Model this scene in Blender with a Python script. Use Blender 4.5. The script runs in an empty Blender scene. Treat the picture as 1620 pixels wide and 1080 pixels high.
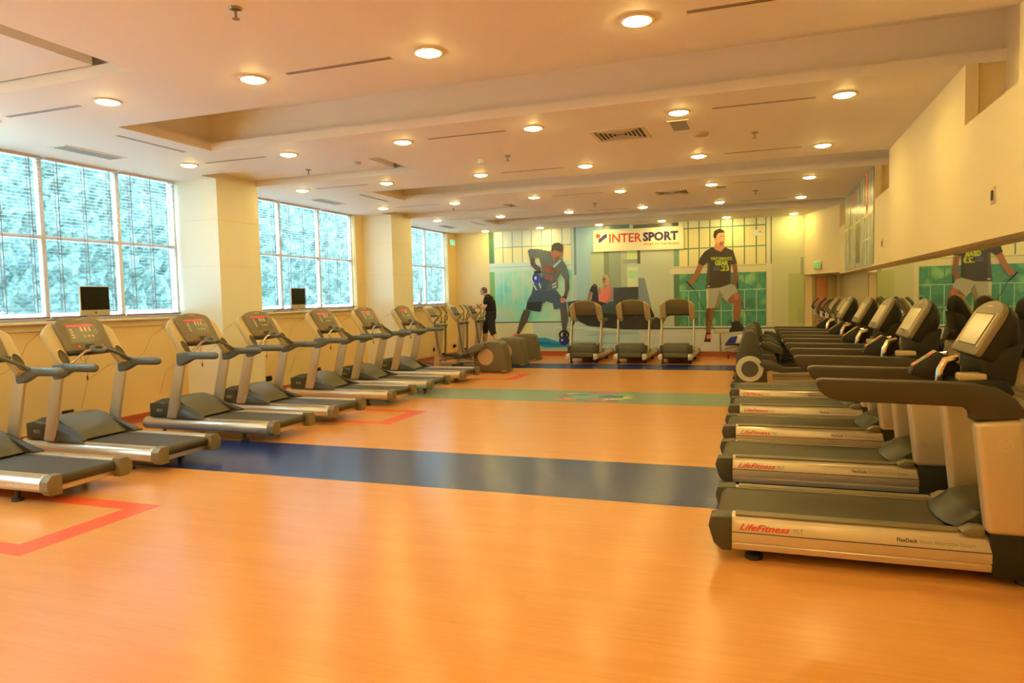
import bpy, bmesh, math, random
from mathutils import Vector, Matrix
random.seed(7)
PI = math.pi
sc = bpy.context.scene
C = bpy.context.collection

# ---------------------------------------------------------------- camera, world, exposure
cam_d = bpy.data.cameras.new('camera'); cam_d.sensor_width = 36; cam_d.lens = 1110.04 * 36 / 1620
cam_d.clip_start = 0.05; cam_d.clip_end = 200
cam = bpy.data.objects.new('camera', cam_d); C.objects.link(cam)
cam.matrix_world = (Matrix.Translation((0, 0, 1.55)) @ Matrix.Rotation(0.34128, 4, 'Z')
                    @ Matrix.Rotation(PI / 2 - 0.06195, 4, 'X') @ Matrix.Rotation(-0.02308, 4, 'Z'))
sc.camera = cam
w = bpy.data.worlds.new('world'); sc.world = w; w.use_nodes = True
bg = w.node_tree.nodes['Background']
SKY = 19.0
tc = w.node_tree.nodes.new('ShaderNodeTexCoord'); sx = w.node_tree.nodes.new('ShaderNodeSeparateXYZ')
cr = w.node_tree.nodes.new('ShaderNodeValToRGB')
w.node_tree.links.new(tc.outputs['Generated'], sx.inputs[0]); w.node_tree.links.new(sx.outputs['Z'], cr.inputs[0])
w.node_tree.links.new(cr.outputs[0], bg.inputs['Color'])
cr.color_ramp.elements[0].color = (.66, .87, 1, 1); cr.color_ramp.elements[1].color = (.40, .70, 1, 1)
bg.inputs['Strength'].default_value = SKY
sc.view_settings.view_transform = 'Standard'; sc.view_settings.look = 'None'
sc.view_settings.exposure = 0.0; sc.view_settings.gamma = 1.0; sc.view_settings.use_curve_mapping = False
sc.cycles.max_bounces = 9; sc.cycles.diffuse_bounces = 5; sc.cycles.glossy_bounces = 4; sc.cycles.transparent_max_bounces = 16
sc.cycles.sample_clamp_indirect = 8
LAMP = 143.0
LAMP_COL = (1.0, .725, .22)

# ---------------------------------------------------------------- helpers
def lin(c): return tuple(((v / 255) / 12.92 if v / 255 <= .04045 else ((v / 255 + .055) / 1.055) ** 2.4) for v in c)
MATS = {}
def mat(name, col, rough=.5, metal=0.0, spec=.5, emit=None, estr=0, noise=None, bump=None, coat=0):
    if name in MATS: return MATS[name]
    m = bpy.data.materials.new(name); m.use_nodes = True; nt = m.node_tree; b = nt.nodes['Principled BSDF']
    b.inputs['Base Color'].default_value = (*col, 1); b.inputs['Roughness'].default_value = rough
    b.inputs['Metallic'].default_value = metal; b.inputs['Specular IOR Level'].default_value = spec
    if coat: b.inputs['Coat Weight'].default_value = coat; b.inputs['Coat Roughness'].default_value = .12
    if emit: b.inputs['Emission Color'].default_value = (*emit, 1); b.inputs['Emission Strength'].default_value = estr
    if noise:
        scale, amt = noise
        t = nt.nodes.new('ShaderNodeTexCoord'); n = nt.nodes.new('ShaderNodeTexNoise'); n.inputs['Scale'].default_value = scale; n.inputs['Detail'].default_value = 4
        nt.links.new(t.outputs['Object'], n.inputs['Vector'])
        mx = nt.nodes.new('ShaderNodeMix'); mx.data_type = 'RGBA'
        mx.inputs[6].default_value = (*[c * (1 - amt) for c in col], 1); mx.inputs[7].default_value = (*[min(1, c * (1 + amt)) for c in col], 1)
        nt.links.new(n.outputs['Fac'], mx.inputs[0]); nt.links.new(mx.outputs[2], b.inputs['Base Color'])
    if bump:
        scale, st = bump
        t = nt.nodes.new('ShaderNodeTexCoord'); n = nt.nodes.new('ShaderNodeTexNoise'); n.inputs['Scale'].default_value = scale
        nt.links.new(t.outputs['Object'], n.inputs['Vector'])
        bp = nt.nodes.new('ShaderNodeBump'); bp.inputs['Strength'].default_value = st; bp.inputs['Distance'].default_value = .01
        nt.links.new(n.outputs['Fac'], bp.inputs['Height']); nt.links.new(bp.outputs[0], b.inputs['Normal'])
    MATS[name] = m
    return m

class MB:
    def __init__(s): s.v = []; s.f = []; s.m = []
    def add(s, vs, fs, m=0):
        o = len(s.v); s.v += [tuple(p) for p in vs]
        for f in fs: s.f.append([o + i for i in f]); s.m.append(m)
        return s
    def box(s, x0, x1, y0, y1, z0, z1, m=0):
        return s.add([(x0, y0, z0), (x1, y0, z0), (x1, y1, z0), (x0, y1, z0), (x0, y0, z1), (x1, y0, z1), (x1, y1, z1), (x0, y1, z1)],
                     [(0, 3, 2, 1), (4, 5, 6, 7), (0, 1, 5, 4), (1, 2, 6, 5), (2, 3, 7, 6), (3, 0, 4, 7)], m)
    def prism(s, poly, ax, a0, a1, m=0):
        n = len(poly)
        def P(p, a): return {'y': (p[0], a, p[1]), 'x': (a, p[0], p[1]), 'z': (p[0], p[1], a)}[ax]
        return s.add([P(p, a0) for p in poly] + [P(p, a1) for p in poly],
                     [tuple(range(n))[::-1], tuple(range(n, 2 * n))] + [(i, (i + 1) % n, n + (i + 1) % n, n + i) for i in range(n)], m)
    def loft(s, rings, m=0, cap=True, closed=False):
        n = len(rings[0]); vs = [p for r in rings for p in r]; fs = []
        k = len(rings)
        for j in range(k if closed else k - 1):
            a = j * n; b = ((j + 1) % k) * n
            fs += [(a + i, a + (i + 1) % n, b + (i + 1) % n, b + i) for i in range(n)]
        if cap and not closed: fs += [tuple(range(n))[::-1], tuple(range((k - 1) * n, k * n))]
        return s.add(vs, fs, m)
    def tube(s, pts, r, n=8, m=0, closed=False, flat=None):
        pts = [Vector(p) for p in pts]; k = len(pts); rings = []
        rr = r if isinstance(r, (list, tuple)) else [r] * k
        up = None
        for i, p in enumerate(pts):
            if closed: t = pts[(i + 1) % k] - pts[i - 1]
            else: t = pts[min(i + 1, k - 1)] - pts[max(i - 1, 0)]
            t.normalize()
            if up is None: up = Vector((0, 0, 1)) if abs(t.z) < .9 else Vector((1, 0, 0))
            side = t.cross(up)
            if side.length < 1e-5: side = t.cross(Vector((0, 1, 0)))
            side.normalize(); up = side.cross(t).normalized()
            fx, fy = flat if flat else (1, 1)
            rings.append([p + side * (rr[i] * fx * math.cos(2 * PI * j / n)) + up * (rr[i] * fy * math.sin(2 * PI * j / n)) for j in range(n)])
        return s.loft(rings, m, True, closed)
    def capsule(s, a, b, r, n=10, m=0, flat=None):
        a, b = Vector(a), Vector(b); d = (b - a).normalized(); L = (b - a).length
        pts, rr = [], []
        for q in (0, .12, .4, 1): pts.append(a + d * (r * q)); rr.append(r * math.sqrt(max(.0004, 1 - (1 - q) ** 2)))
        for q in (1, .4, .12, 0): pts.append(b - d * (r * q)); rr.append(r * math.sqrt(max(.0004, 1 - (1 - q) ** 2)))
        return s.tube(pts, rr, n, m, False, flat)
    def lathe(s, prof, c, axis='z', n=24, m=0):
        rings = []
        for r, h in prof:
            ring = []
            for j in range(n):
                a = 2 * PI * j / n; u, v_ = r * math.cos(a), r * math.sin(a)
                ring.append({'z': (c[0] + u, c[1] + v_, c[2] + h), 'y': (c[0] + u, c[1] + h, c[2] + v_), 'x': (c[0] + h, c[1] + u, c[2] + v_)}[axis])
            rings.append(ring)
        return s.loft(rings, m)
    def ell(s, c, r, m=0, n=12, k=8, rot=None):
        rings = []
        for i in range(k + 1):
            t = PI * i / k; t = min(max(t, .02), PI - .02); ring = []
            for j in range(n):
                a = 2 * PI * j / n
                q = Vector((r[0] * math.sin(t) * math.cos(a), r[1] * math.sin(t) * math.sin(a), r[2] * math.cos(t)))
                if rot: q = rot @ q
                ring.append(Vector(c) + q)
            rings.append(ring)
        return s.loft(rings, m)
    def poly(s, pts, m=0): return s.add(pts, [tuple(range(len(pts)))], m)
    def text(s, txt, size, o, xd, yd, m=0, width=None, shear=0, bold=0, center=False):
        cu = bpy.data.curves.new('t', 'FONT'); cu.body = txt; cu.size = size; cu.shear = shear; cu.offset = bold; cu.resolution_u = 2
        ob = bpy.data.objects.new('t', cu); me = ob.to_mesh()
        xs = [v.co.x for v in me.vertices]
        if not xs: return s
        x0, x1 = min(xs), max(xs); kx = (width / (x1 - x0)) if width else 1
        o, xd, yd = Vector(o), Vector(xd), Vector(yd)
        if center: o = o - xd * ((x1 - x0) * kx / 2)
        vs = [o + xd * ((v.co.x - x0) * kx) + yd * v.co.y for v in me.vertices]
        s.add(vs, [tuple(p.vertices) for p in me.polygons], m)
        ob.to_mesh_clear(); bpy.data.objects.remove(ob); bpy.data.curves.remove(cu)
        return s
    def build(s, name, mats, parent=None, bevel=0, seg=2, smooth=True, flat=False, sub=0, ang=32):
        me = bpy.data.meshes.new(name); me.from_pydata(s.v, [], s.f)
        if not isinstance(mats, (list, tuple)): mats = [mats]
        for m_ in mats: me.materials.append(m_)
        for p, mi in zip(me.polygons, s.m): p.material_index = mi
        bm = bmesh.new(); bm.from_mesh(me)
        if not flat: bmesh.ops.recalc_face_normals(bm, faces=bm.faces)
        if bevel:
            es = [e for e in bm.edges if len(e.link_faces) == 2 and e.calc_face_angle(0) > math.radians(28)]
            bmesh.ops.bevel(bm, geom=es, offset=bevel, segments=seg, affect='EDGES', profile=.5, clamp_overlap=True)
        if smooth and not flat:
            for f in bm.faces: f.smooth = True
            for e in bm.edges:
                if len(e.link_faces) == 2 and e.calc_face_angle(0) > math.radians(ang): e.smooth = False
        bm.to_mesh(me); bm.free()
        o = bpy.data.objects.new(name, me); C.objects.link(o)
        if parent: o.parent = parent
        if sub:
            md = o.modifiers.new('sub', 'SUBSURF'); md.levels = sub; md.render_levels = sub
        return o

def thing(name, label, cat, loc=(0, 0, 0), rz=0, group=None):
    o = bpy.data.objects.new(name, None); C.objects.link(o); o.empty_display_size = .1
    o.location = loc; o.rotation_euler = (0, 0, rz); o['label'] = label; o['category'] = cat
    if group: o['group'] = group
    return o
def tag(o, label, cat, group=None):
    o['label'] = label; o['category'] = cat
    if group: o['group'] = group
    return o
def struct(o): o['kind'] = 'structure'; return o
def dup(root, loc, rz, label):
    def cp(o, par):
        c = o.copy(); C.objects.link(c)
        if par is not None: c.parent = par
        for ch in KIDS.get(o.name, []): cp(ch, c)
        return c
    r = cp(root, None); r.location = loc; r.rotation_euler = (0, 0, rz); r['label'] = label
    return r
KIDS = {}
def index_kids():
    KIDS.clear()
    for o in bpy.data.objects:
        if o.parent: KIDS.setdefault(o.parent.name, []).append(o)
ORD = ['first', 'second', 'third', 'fourth', 'fifth', 'sixth', 'seventh', 'eighth', 'ninth']

# ---------------------------------------------------------------- materials
M_wall = mat('yellow_wall_paint', (.86, .66, .30), .55, noise=(1.3, .03), bump=(60, .05))
M_cream = mat('cream_wall_paint', (.86, .72, .38), .55, noise=(1.3, .03), bump=(60, .05))
M_pier = mat('pier_board', (.90, .90, .74), .5, noise=(1.5, .02))
M_ceil = mat('ceiling_paint', (.92, .88, .74), .6, noise=(.8, .02))
M_base = mat('baseboard_wood', (.42, .10, .035), .35, noise=(9, .15))
M_frame = mat('window_frame_paint', (.72, .68, .56), .4)
M_sill = mat('sill_paint', (.85, .72, .45), .4)
M_silver = mat('silver_metal', (.64, .55, .38), .34, .5, noise=(4, .04))
M_rail = mat('brushed_rail', (.66, .60, .48), .30, .6, noise=(5, .04))
M_taupe = mat('taupe_plastic', (.20, .165, .09), .42, noise=(8, .06))
M_beige = mat('beige_plastic', (.56, .44, .22), .45)
M_panel = mat('display_panel', (.15, .12, .07), .3)
M_lip = mat('dark_lip', (.045, .035, .025), .4)
M_arm = mat('armrest_rubber', (.125, .14, .135), .42, noise=(14, .1))
M_belt = mat('running_belt', (.055, .047, .026), .5, noise=(30, .12))
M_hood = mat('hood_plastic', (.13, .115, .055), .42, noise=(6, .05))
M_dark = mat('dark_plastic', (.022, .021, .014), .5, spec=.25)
M_black = mat('black_rubber', (.018, .018, .018), .5)
M_key = mat('pale_keys', (.70, .62, .36), .4)
M_green = mat('green_key', (.25, .6, .1), .4)
M_red = mat('red_button', (.75, .09, .04), .35, emit=(1, .1, .03), estr=.15)
M_led = mat('red_readout', (.35, .01, .01), .3, emit=(1, .05, .06), estr=.75)
M_white = mat('white_plastic', (.8, .78, .7), .4)
M_chrome = mat('polished_chrome', (.8, .72, .58), .15, 1.0)
M_logored = mat('red_lettering', (.70, .035, .03), .4)
M_logogrey = mat('grey_lettering', (.28, .26, .2), .4)
M_logodark = mat('dark_lettering', (.05, .05, .05), .4)
M_navy = mat('navy_pinstripe', (.02, .025, .09), .4)
M_cord = mat('thin_cord', (.26, .14, .06), .5)

def floor_wood():
    m = bpy.data.materials.new('orange_vinyl_planks'); m.use_nodes = True; nt = m.node_tree; b = nt.nodes['Principled BSDF']
    N = nt.nodes.new; Lk = nt.links.new
    t = N('ShaderNodeTexCoord'); br = N('ShaderNodeTexBrick')
    br.inputs['Scale'].default_value = 1; br.inputs['Brick Width'].default_value = 1.15; br.inputs['Row Height'].default_value = .085
    br.inputs['Mortar Size'].default_value = .0006; br.offset = .37; br.inputs['Bias'].default_value = 0
    br.inputs['Color1'].default_value = (.76, .365, .105, 1); br.inputs['Color2'].default_value = (.73, .345, .098, 1); br.inputs['Mortar'].default_value = (.66, .29, .075, 1)
    Lk(t.outputs['Object'], br.inputs['Vector'])
    mp = N('ShaderNodeMapping'); mp.inputs['Scale'].default_value = (1.2, 26, 1); n = N('ShaderNodeTexNoise'); n.inputs['Scale'].default_value = 1.6; n.inputs['Detail'].default_value = 5
    Lk(t.outputs['Object'], mp.inputs[0]); Lk(mp.outputs[0], n.inputs['Vector'])
    mx = N('ShaderNodeMix'); mx.data_type = 'RGBA'; mx.blend_type = 'MULTIPLY'; mx.inputs[0].default_value = .35
    cr = N('ShaderNodeValToRGB'); cr.color_ramp.elements[0].position = .3; cr.color_ramp.elements[0].color = (.80, .72, .62, 1); cr.color_ramp.elements[1].position = .7
    Lk(n.outputs['Fac'], cr.inputs[0]); Lk(br.outputs['Color'], mx.inputs[6]); Lk(cr.outputs[0], mx.inputs[7]); Lk(mx.outputs[2], b.inputs['Base Color'])
    floor_gloss(nt, b, t)
    return m
def floor_gloss(nt, b, t):
    N = nt.nodes.new; Lk = nt.links.new
    b.inputs['Roughness'].default_value = .24; b.inputs['Specular IOR Level'].default_value = .5
    mp = N('ShaderNodeMapping'); mp.inputs['Scale'].default_value = (3, 9, 1); n = N('ShaderNodeTexNoise'); n.inputs['Scale'].default_value = 2.2; n.inputs['Detail'].default_value = 2
    Lk(t.outputs['Object'], mp.inputs[0]); Lk(mp.outputs[0], n.inputs['Vector'])
    bp = N('ShaderNodeBump'); bp.inputs['Strength'].default_value = .12; bp.inputs['Distance'].default_value = .01
    Lk(n.outputs['Fac'], bp.inputs['Height']); Lk(bp.outputs[0], b.inputs['Normal'])
def floor_plain(name, col):
    m = bpy.data.materials.new(name); m.use_nodes = True; nt = m.node_tree; b = nt.nodes['Principled BSDF']
    b.inputs['Base Color'].default_value = (*col, 1); t = nt.nodes.new('ShaderNodeTexCoord'); floor_gloss(nt, b, t); return m
M_floor = [floor_wood(), floor_plain('blue_vinyl', (.010, .035, .20)), floor_plain('green_vinyl', (.26, .36, .27)), floor_plain('red_vinyl', (.88, .13, .045))]

# ---------------------------------------------------------------- room shell
XL, XU, XM, YF, YB, ZC = -7.87, 1.54, 1.72, 17.7, -3.6, 3.32
b = MB()
marks = [(3.03, 4.15), (7.71, 8.78), (12.45, 13.56)]
ys = {YB, YF, 5.165, 6.41, 9.935, 11.185, 14.6, 15.7}
xs = {XL, XM, -4.40, -4.62}
for a, c in marks: ys |= {a, a + .16, c - .16, c}
ys = sorted(ys); xs = sorted(xs)
for i in range(len(xs) - 1):
    for j in range(len(ys) - 1):
        x0, x1, y0, y1 = xs[i], xs[i + 1], ys[j], ys[j + 1]; cx, cy = (x0 + x1) / 2, (y0 + y1) / 2; k = 0
        if 5.165 < cy < 6.41 or 14.6 < cy < 15.7: k = 1
        if 9.935 < cy < 11.185: k = 2
        for a, c in marks:
            if a < cy < c and cx < -4.40 and (cx > -4.62 or cy < a + .16 or cy > c - .16): k = 3
        b.add([(x0, y0, 0), (x1, y0, 0), (x1, y1, 0), (x0, y1, 0)], [(0, 1, 2, 3)], k)
struct(b.build('floor', M_floor, flat=True))

# ceiling: a .09 m shell with long openings, a cavity above each
centre_slots = [(5.35, 6.60), (10.12, 11.29), (14.93, 16.02)]
side_slots = [(2.95, 4.15), (7.76, 8.86), (12.60, 13.70)]
SX0, SX1 = -5.97, XU + .09
LX0, LX1 = -7.22, -4.45
b = MB(); T = .09
XO = 1.86
cuts = sorted({YB, YF + .1} | {v for s_ in centre_slots + side_slots for v in s_})
for y0, y1 in zip(cuts[:-1], cuts[1:]):
    cy = (y0 + y1) / 2
    if any(a < cy < c for a, c in centre_slots): spans = [(XL - .2, SX0)]
    elif any(a < cy < c for a, c in side_slots): spans = [(XL - .2, LX0), (LX1, XO)]
    else: spans = [(XL - .2, XO)]
    for x0, x1 in spans: b.box(x0, x1, y0, y1, ZC, ZC + T)
for a, c in centre_slots:      # cavity: sides, ends, top
    z0, z1 = ZC + T, 3.74
    b.box(SX0 - .16, XO, a - .16, a - .12, z0, z1); b.box(SX0 - .16, XO, c + .12, c + .16, z0, z1)
    b.box(SX0 - .16, SX0 - .12, a - .12, c + .12, z0, z1); b.box(SX0 - .16, XO, a - .16, c + .16, z1, z1 + .04)
for a, c in side_slots:
    z0, z1 = ZC + T, 3.60
    b.box(LX0 - .16, LX1 + .2, a - .2, a - .16, z0, z1); b.box(LX0 - .16, LX1 + .2, c + .16, c + .2, z0, z1)
    b.box(LX0 - .16, LX0 - .12, a - .16, c + .16, z0, z1); b.box(LX1 + .16, LX1 + .2, a - .16, c + .16, z0, z1)
    b.box(LX0 - .16, LX1 + .2, a - .2, c + .2, z1, z1 + .04)
    b.box(LX0 - .1, LX1 - .38, a + .22, c - .02, 3.405, z1)     # hanging inner panel
struct(b.build('ceiling', M_ceil, smooth=False))

# far wall
b = MB(); b.box(XL - .3, 2.1, YF, YF + .12, 0, 3.8)
struct(b.build('wall_back', M_cream, smooth=False))
b = MB(); b.box(XL - .3, 2.1, YB - .12, YB, 0, 3.8)
struct(b.build('wall_front', M_cream, smooth=False))

# left wall: low wall, piers
piers = [(-1.75, -.88), (3.12, 4.0), (8.02, 8.88), (12.98, 13.86)]
wins = [(-.88, 3.12), (4.0, 8.02), (8.95, 12.66), (13.95, 17.2)]
b = MB()
b.box(XL - .18, XL, YB, YF, 0, 1.33)
b.box(XL - .18, XL, 12.66, 12.98, 1.33, ZC); b.box(XL - .18, XL, 8.88, 8.95, 1.33, ZC); b.box(XL - .18, XL, 13.86, 13.95, 1.33, ZC); b.box(XL - .18, XL, 17.2, YF, 1.33, ZC)
b.box(XL - .18, XL, YB, -1.75, 1.33, ZC)
struct(b.build('wall_left', M_wall, smooth=False))
for i, (a, c) in enumerate(piers):
    b = MB(); b.box(-8.1, -7.20, a, c, 0, ZC, 0)
    for z in (1.25, 2.1, 2.75): b.box(-8.1, -7.196, a - .002, c + .002, z, z + .004, 1)
    o = b.build('wall_pier' if i == 0 else 'wall_pier.%03d' % i, [M_pier, M_wall], smooth=False); struct(o)
for i, (a, c) in enumerate(wins):
    struct(MB().box(-8.05, -7.775, a, c, 1.372, 1.40).box(-7.869, -7.845, a, c, 1.29, 1.372).build('trim_%d' % (i + 1), M_sill, bevel=.006))
struct(MB().box(XL, XL + .02, YB, YF, 0, .115).build('baseboard_left', M_base, bevel=.003))
struct(MB().box(XL + .02, XM, YF - .02, YF, 0, .13).build('baseboard_back', M_base, bevel=.003))

# right wall: upper wall with notches, ledge, low wall, mirror
b = MB(); Y2 = 16.02; ZL = 1.89
ev = sorted({YB, Y2} | {v for s_ in centre_slots for v in s_}); XB = 1.82
for y0, y1 in zip(ev[:-1], ev[1:]):
    cy = (y0 + y1) / 2
    notch = any(a < cy < c for a, c in centre_slots)
    b.box(XU, XU + .09, y0, y1, ZL, 2.84 if notch else ZC)
    g0, g1 = (0, 0) if notch else (.05 if y0 > YB else 0, .05 if y1 < Y2 else 0)
    b.box(XU + .09, XB, y0 + g0, y1 - g1, ZL, 2.78 if notch else ZC)
b.box(XB, XB + .04, YB, YF, ZL, 3.78)
# angled return meeting the mural wall
n0, n1 = (XU, Y2), (.95, YF)
for z0, z1 in ((ZL + .04, ZC),):
    b.add([(n0[0], n0[1], z0), (n1[0], n1[1], z0), (XB, YF, z0), (XB, n0[1], z0), (n0[0], n0[1], z1), (n1[0], n1[1], z1), (XB, YF, z1), (XB, n0[1], z1)],
          [(0, 1, 2, 3), (4, 5, 6, 7), (0, 1, 5, 4), (1, 2, 6, 5), (2, 3, 7, 6), (3, 0, 4, 7)])
struct(b.build('wall_right', M_cream, smooth=False))
struct(MB().box(XM, XM + .12, YB, YF, 0, ZL).build('wall_side', mat('grey_green_paint', (.50, .42, .20), .5), smooth=False))
mm = mat('mirror_glass', (.90, .90, .80), .0, 1.0)
t = thing('wall_mirror', 'long frameless wall mirror with a metal bottom rail under the cream bulkhead', 'mirror', (XM, 8, 1.36))
ym = [YB + .1, .2, 3.95, 7.57, 11.17, 13.25]
for y0, y1 in zip(ym[:-1], ym[1:]):
    MB().box(-.006, -.001, y0 + .0015 - 8, y1 - .0015 - 8, .865 - 1.36, ZL - .002 - 1.36).build('mirror_panel', mm, t, smooth=False)
g = MB()
for z in (.845, .815, .775): g.box(-.03 if z > .8 else -.02, -.001, YB + .1 - 8, 13.25 - 8, z - 1.36, z + .014 - 1.36)
g.build('bottom_rail', mat('brass_rail', (.75, .6, .32), .22, 1.0), t, bevel=.003)
# door at the far end of the side passage
t = struct(thing('door_1', 'x', 'x', (1.42, YF, 0))); del t['label']; del t['category']
MB().box(-.21, .03, -.03, -.002, 0, 1.89).build('door_leaf', mat('orange_door', (.62, .25, .07), .4), t, bevel=.004)
MB().box(-.30, -.215, -.045, -.002, 0, 1.91).box(.035, .22, -.045, -.002, 0, 1.91).build('door_frame', mat('olive_frame', (.45, .36, .12), .5), t, bevel=.004)

# ---------------------------------------------------------------- windows, glass, blinds
gm = bpy.data.materials.new('window_glass'); gm.use_nodes = True; nt = gm.node_tree; nt.nodes.clear()
o_ = nt.nodes.new('ShaderNodeOutputMaterial'); tr = nt.nodes.new('ShaderNodeBsdfTransparent'); gl = nt.nodes.new('ShaderNodeBsdfGlossy'); fr = nt.nodes.new('ShaderNodeLayerWeight'); fm = nt.nodes.new('ShaderNodeMath'); fm.operation = 'POWER'; fm.inputs[1].default_value = 4.0; mxs = nt.nodes.new('ShaderNodeMixShader')
tr.inputs[0].default_value = (.93, .98, .97, 1); gl.inputs['Roughness'].default_value = 0
nt.links.new(fr.outputs['Facing'], fm.inputs[0]); nt.links.new(fm.outputs[0], mxs.inputs[0]); nt.links.new(tr.outputs[0], mxs.inputs[1]); nt.links.new(gl.outputs[0], mxs.inputs[2]); nt.links.new(mxs.outputs[0], o_.inputs[0])
panels = [[-.88, .45, 1.78, 3.12], [4.0, 4.97, 6.02, 7.07, 8.02], [8.95, 10.37, 11.53, 12.66], [13.95, 14.92, 16.06, 17.2]]
wname = ['foremost', 'nearest', 'middle', 'farthest']
M_slat = mat('blind_slats', (.74, .62, .58), .45)
M_cordp = mat('ladder_cord', (.30, .17, .16), .6)
for wi, P in enumerate(panels):
    t = bpy.data.objects.new('window_%d' % (wi + 1), None); C.objects.link(t); struct(t); t.location = (-8.0, P[0], 1.4)
    fb = MB(); y0_, y1_ = P[0], P[-1]; oy = -P[0]; oz = -1.4
    for y in P: fb.box(-.035, .035, y - .028 + oy, y + .028 + oy, 1.4 + oz, ZC + oz)
    for z, h_ in ((1.40, .045), (2.37, .045), (ZC - .022, .021)): fb.box(-.03, .03, y0_ + oy, y1_ + oy, z + oz, z + h_ + oz)
    fb.build('window_frame', M_frame, t, bevel=.004)
    MB().box(-.004, .0, y0_ + oy, y1_ + oy, 1.41 + oz, ZC - .01 + oz).build('glass_pane', gm, t, smooth=False)
    if wi == 0: continue
    for k in range(len(P) - 1):
        if wi == 1 and k == 0: continue
        a, c = P[k] + .03, P[k + 1] - .03
        pos = ORD[k if wi > 1 else k - 1]
        bl = thing('venetian_blind', 'slatted venetian blind in the %s window, %s panel along from the camera' % (wname[wi], pos), 'blind', (-7.93, (a + c) / 2, 1.42), 0, 'venetian blinds on the windows')
        h = (c - a) / 2
        s_ = MB(); z = .05; tilt = .001
        while z < ZC - 1.42 - .03:
            s_.add([(-.024, -h, z + tilt), (.024, -h, z - tilt), (.024, h, z - tilt), (-.024, h, z + tilt), (-.024, -h, z + tilt + .002), (.024, -h, z - tilt + .002), (.024, h, z - tilt + .002), (-.024, h, z + tilt + .002)],
                   [(0, 3, 2, 1), (4, 5, 6, 7), (0, 1, 5, 4), (1, 2, 6, 5), (2, 3, 7, 6), (3, 0, 4, 7)])
            z += .042
        s_.build('slats', M_slat, bl, smooth=False)
        MB().box(-.028, .028, -h, h, ZC - 1.42 - .025, ZC - 1.42 - .001).build('head_rail', M_slat, bl, bevel=.003)
        MB().box(-.026, .026, -h, h, .015, .035).build('bottom_rail', M_cordp, bl, bevel=.003)
        for q in (-.72, 0, .72):
            cb = MB()
            for e in (-.026, .026): cb.box(e - .0025, e + .0025, q * h - .003, q * h + .003, .03, ZC - 1.45)
            cb.build('ladder_cord', M_cordp, bl, smooth=False)

# outside: pale paving and an ivy bank
struct(MB().prism([(-8.12, .9), (-8.12, 1.18), (-12.7, 1.50), (-12.7, .9)], 'y', -12, 34).build('ground_outside', mat('pale_paving', (.62, .64, .66), .8, noise=(2, .1))))
im = bpy.data.materials.new('ivy_leaves'); im.use_nodes = True; nt = im.node_tree; bs = nt.nodes['Principled BSDF']; bs.inputs['Roughness'].default_value = .6
tco = nt.nodes.new('ShaderNodeTexCoord'); n1_ = nt.nodes.new('ShaderNodeTexVoronoi'); n1_.inputs['Scale'].default_value = 15; n2_ = nt.nodes.new('ShaderNodeTexNoise'); n2_.inputs['Scale'].default_value = 4.5; n2_.inputs['Detail'].default_value = 6
mxx = nt.nodes.new('ShaderNodeMath'); mxx.operation = 'MULTIPLY_ADD'; mxx.inputs[1].default_value = .55
c2 = nt.nodes.new('ShaderNodeValToRGB'); el = c2.color_ramp.elements
el[0].position = .32; el[0].color = (.003, .018, .017, 1); el[1].position = .95; el[1].color = (.085, .12, .09, 1)
e_ = c2.color_ramp.elements.new(.55); e_.color = (.010, .034, .026, 1); e_ = c2.color_ramp.elements.new(.74); e_.color = (.028, .066, .048, 1)
nt.links.new(tco.outputs['Object'], n1_.inputs['Vector']); nt.links.new(tco.outputs['Object'], n2_.inputs['Vector'])
nt.links.new(n1_.outputs['Distance'], mxx.inputs[0]); nt.links.new(n2_.outputs['Fac'], mxx.inputs[2]); nt.links.new(mxx.outputs[0], c2.inputs[0]); nt.links.new(c2.outputs[0], bs.inputs['Base Color'])
b = MB(); NY, NZ = 300, 60; vs = []
for i in range(NY + 1):
    for j in range(NZ + 1):
        y = -8 + 42 * i / NY; s_ = j / NZ
        r = random.uniform(-.10, .10) + .18 * math.sin(y * 1.7 + s_ * 9) * math.sin(s_ * 17 + y)
        vs.append((-12.3 - 3.4 * s_ + r, y, 1.40 + 7.4 * s_ + r * .6))
fs = [(i * (NZ + 1) + j, (i + 1) * (NZ + 1) + j, (i + 1) * (NZ + 1) + j + 1, i * (NZ + 1) + j + 1) for i in range(NY) for j in range(NZ)]
o = b.add(vs, fs).build('garden_hedge', im, smooth=False); tag(o, 'tall leafy green bank of ivy outside the windows', 'hedge'); o['kind'] = 'stuff'

# ---------------------------------------------------------------- ceiling fittings
M_emit = mat('lamp_diffuser', (1, 1, 1), .5, emit=LAMP_COL, estr=LAMP)
M_ring = mat('lamp_trim', (.75, .62, .42), .35)
def make_downlight():
    t = thing('ceiling_downlight', 'x', 'ceiling light', (0, 0, ZC), 0, 'round recessed downlights')
    MB().lathe([(.088, -.004), (.092, -.012), (.108, -.010), (.116, -.0005), (.088, -.0005)], (0, 0, 0), 'z', 28).build('trim_ring', M_ring, t)
    MB().lathe([(.001, -.030), (.035, -.028), (.062, -.022), (.080, -.013), (.088, -.0045), (.088, -.0012), (.001, -.0012)], (0, 0, 0), 'z', 24).build('diffuser', M_emit, t)
    return t
t0 = make_downlight(); index_kids()
lx = [-6.80, -5.30, -3.77, -2.24, -.75, .715]; ly = [-2.5, -.1, 2.3, 4.66, 7.12, 9.45, 11.96, 14.36, 17.25]
first = True
for j, y in enumerate(ly):
    for i, x in enumerate(lx):
        lab = 'round ceiling downlight, %s from the windows, %s row out from the mural' % (ORD[i], ORD[len(ly) - 1 - j])
        yy = y + (.06 if j == 8 and i == 5 else 0)
        if first: t0.location = (x, yy, ZC); t0['label'] = lab; first = False
        else: dup(t0, (x, yy, ZC), 0, lab)
M_slot = mat('slot_black', (.03, .02, .01), .6)
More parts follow.
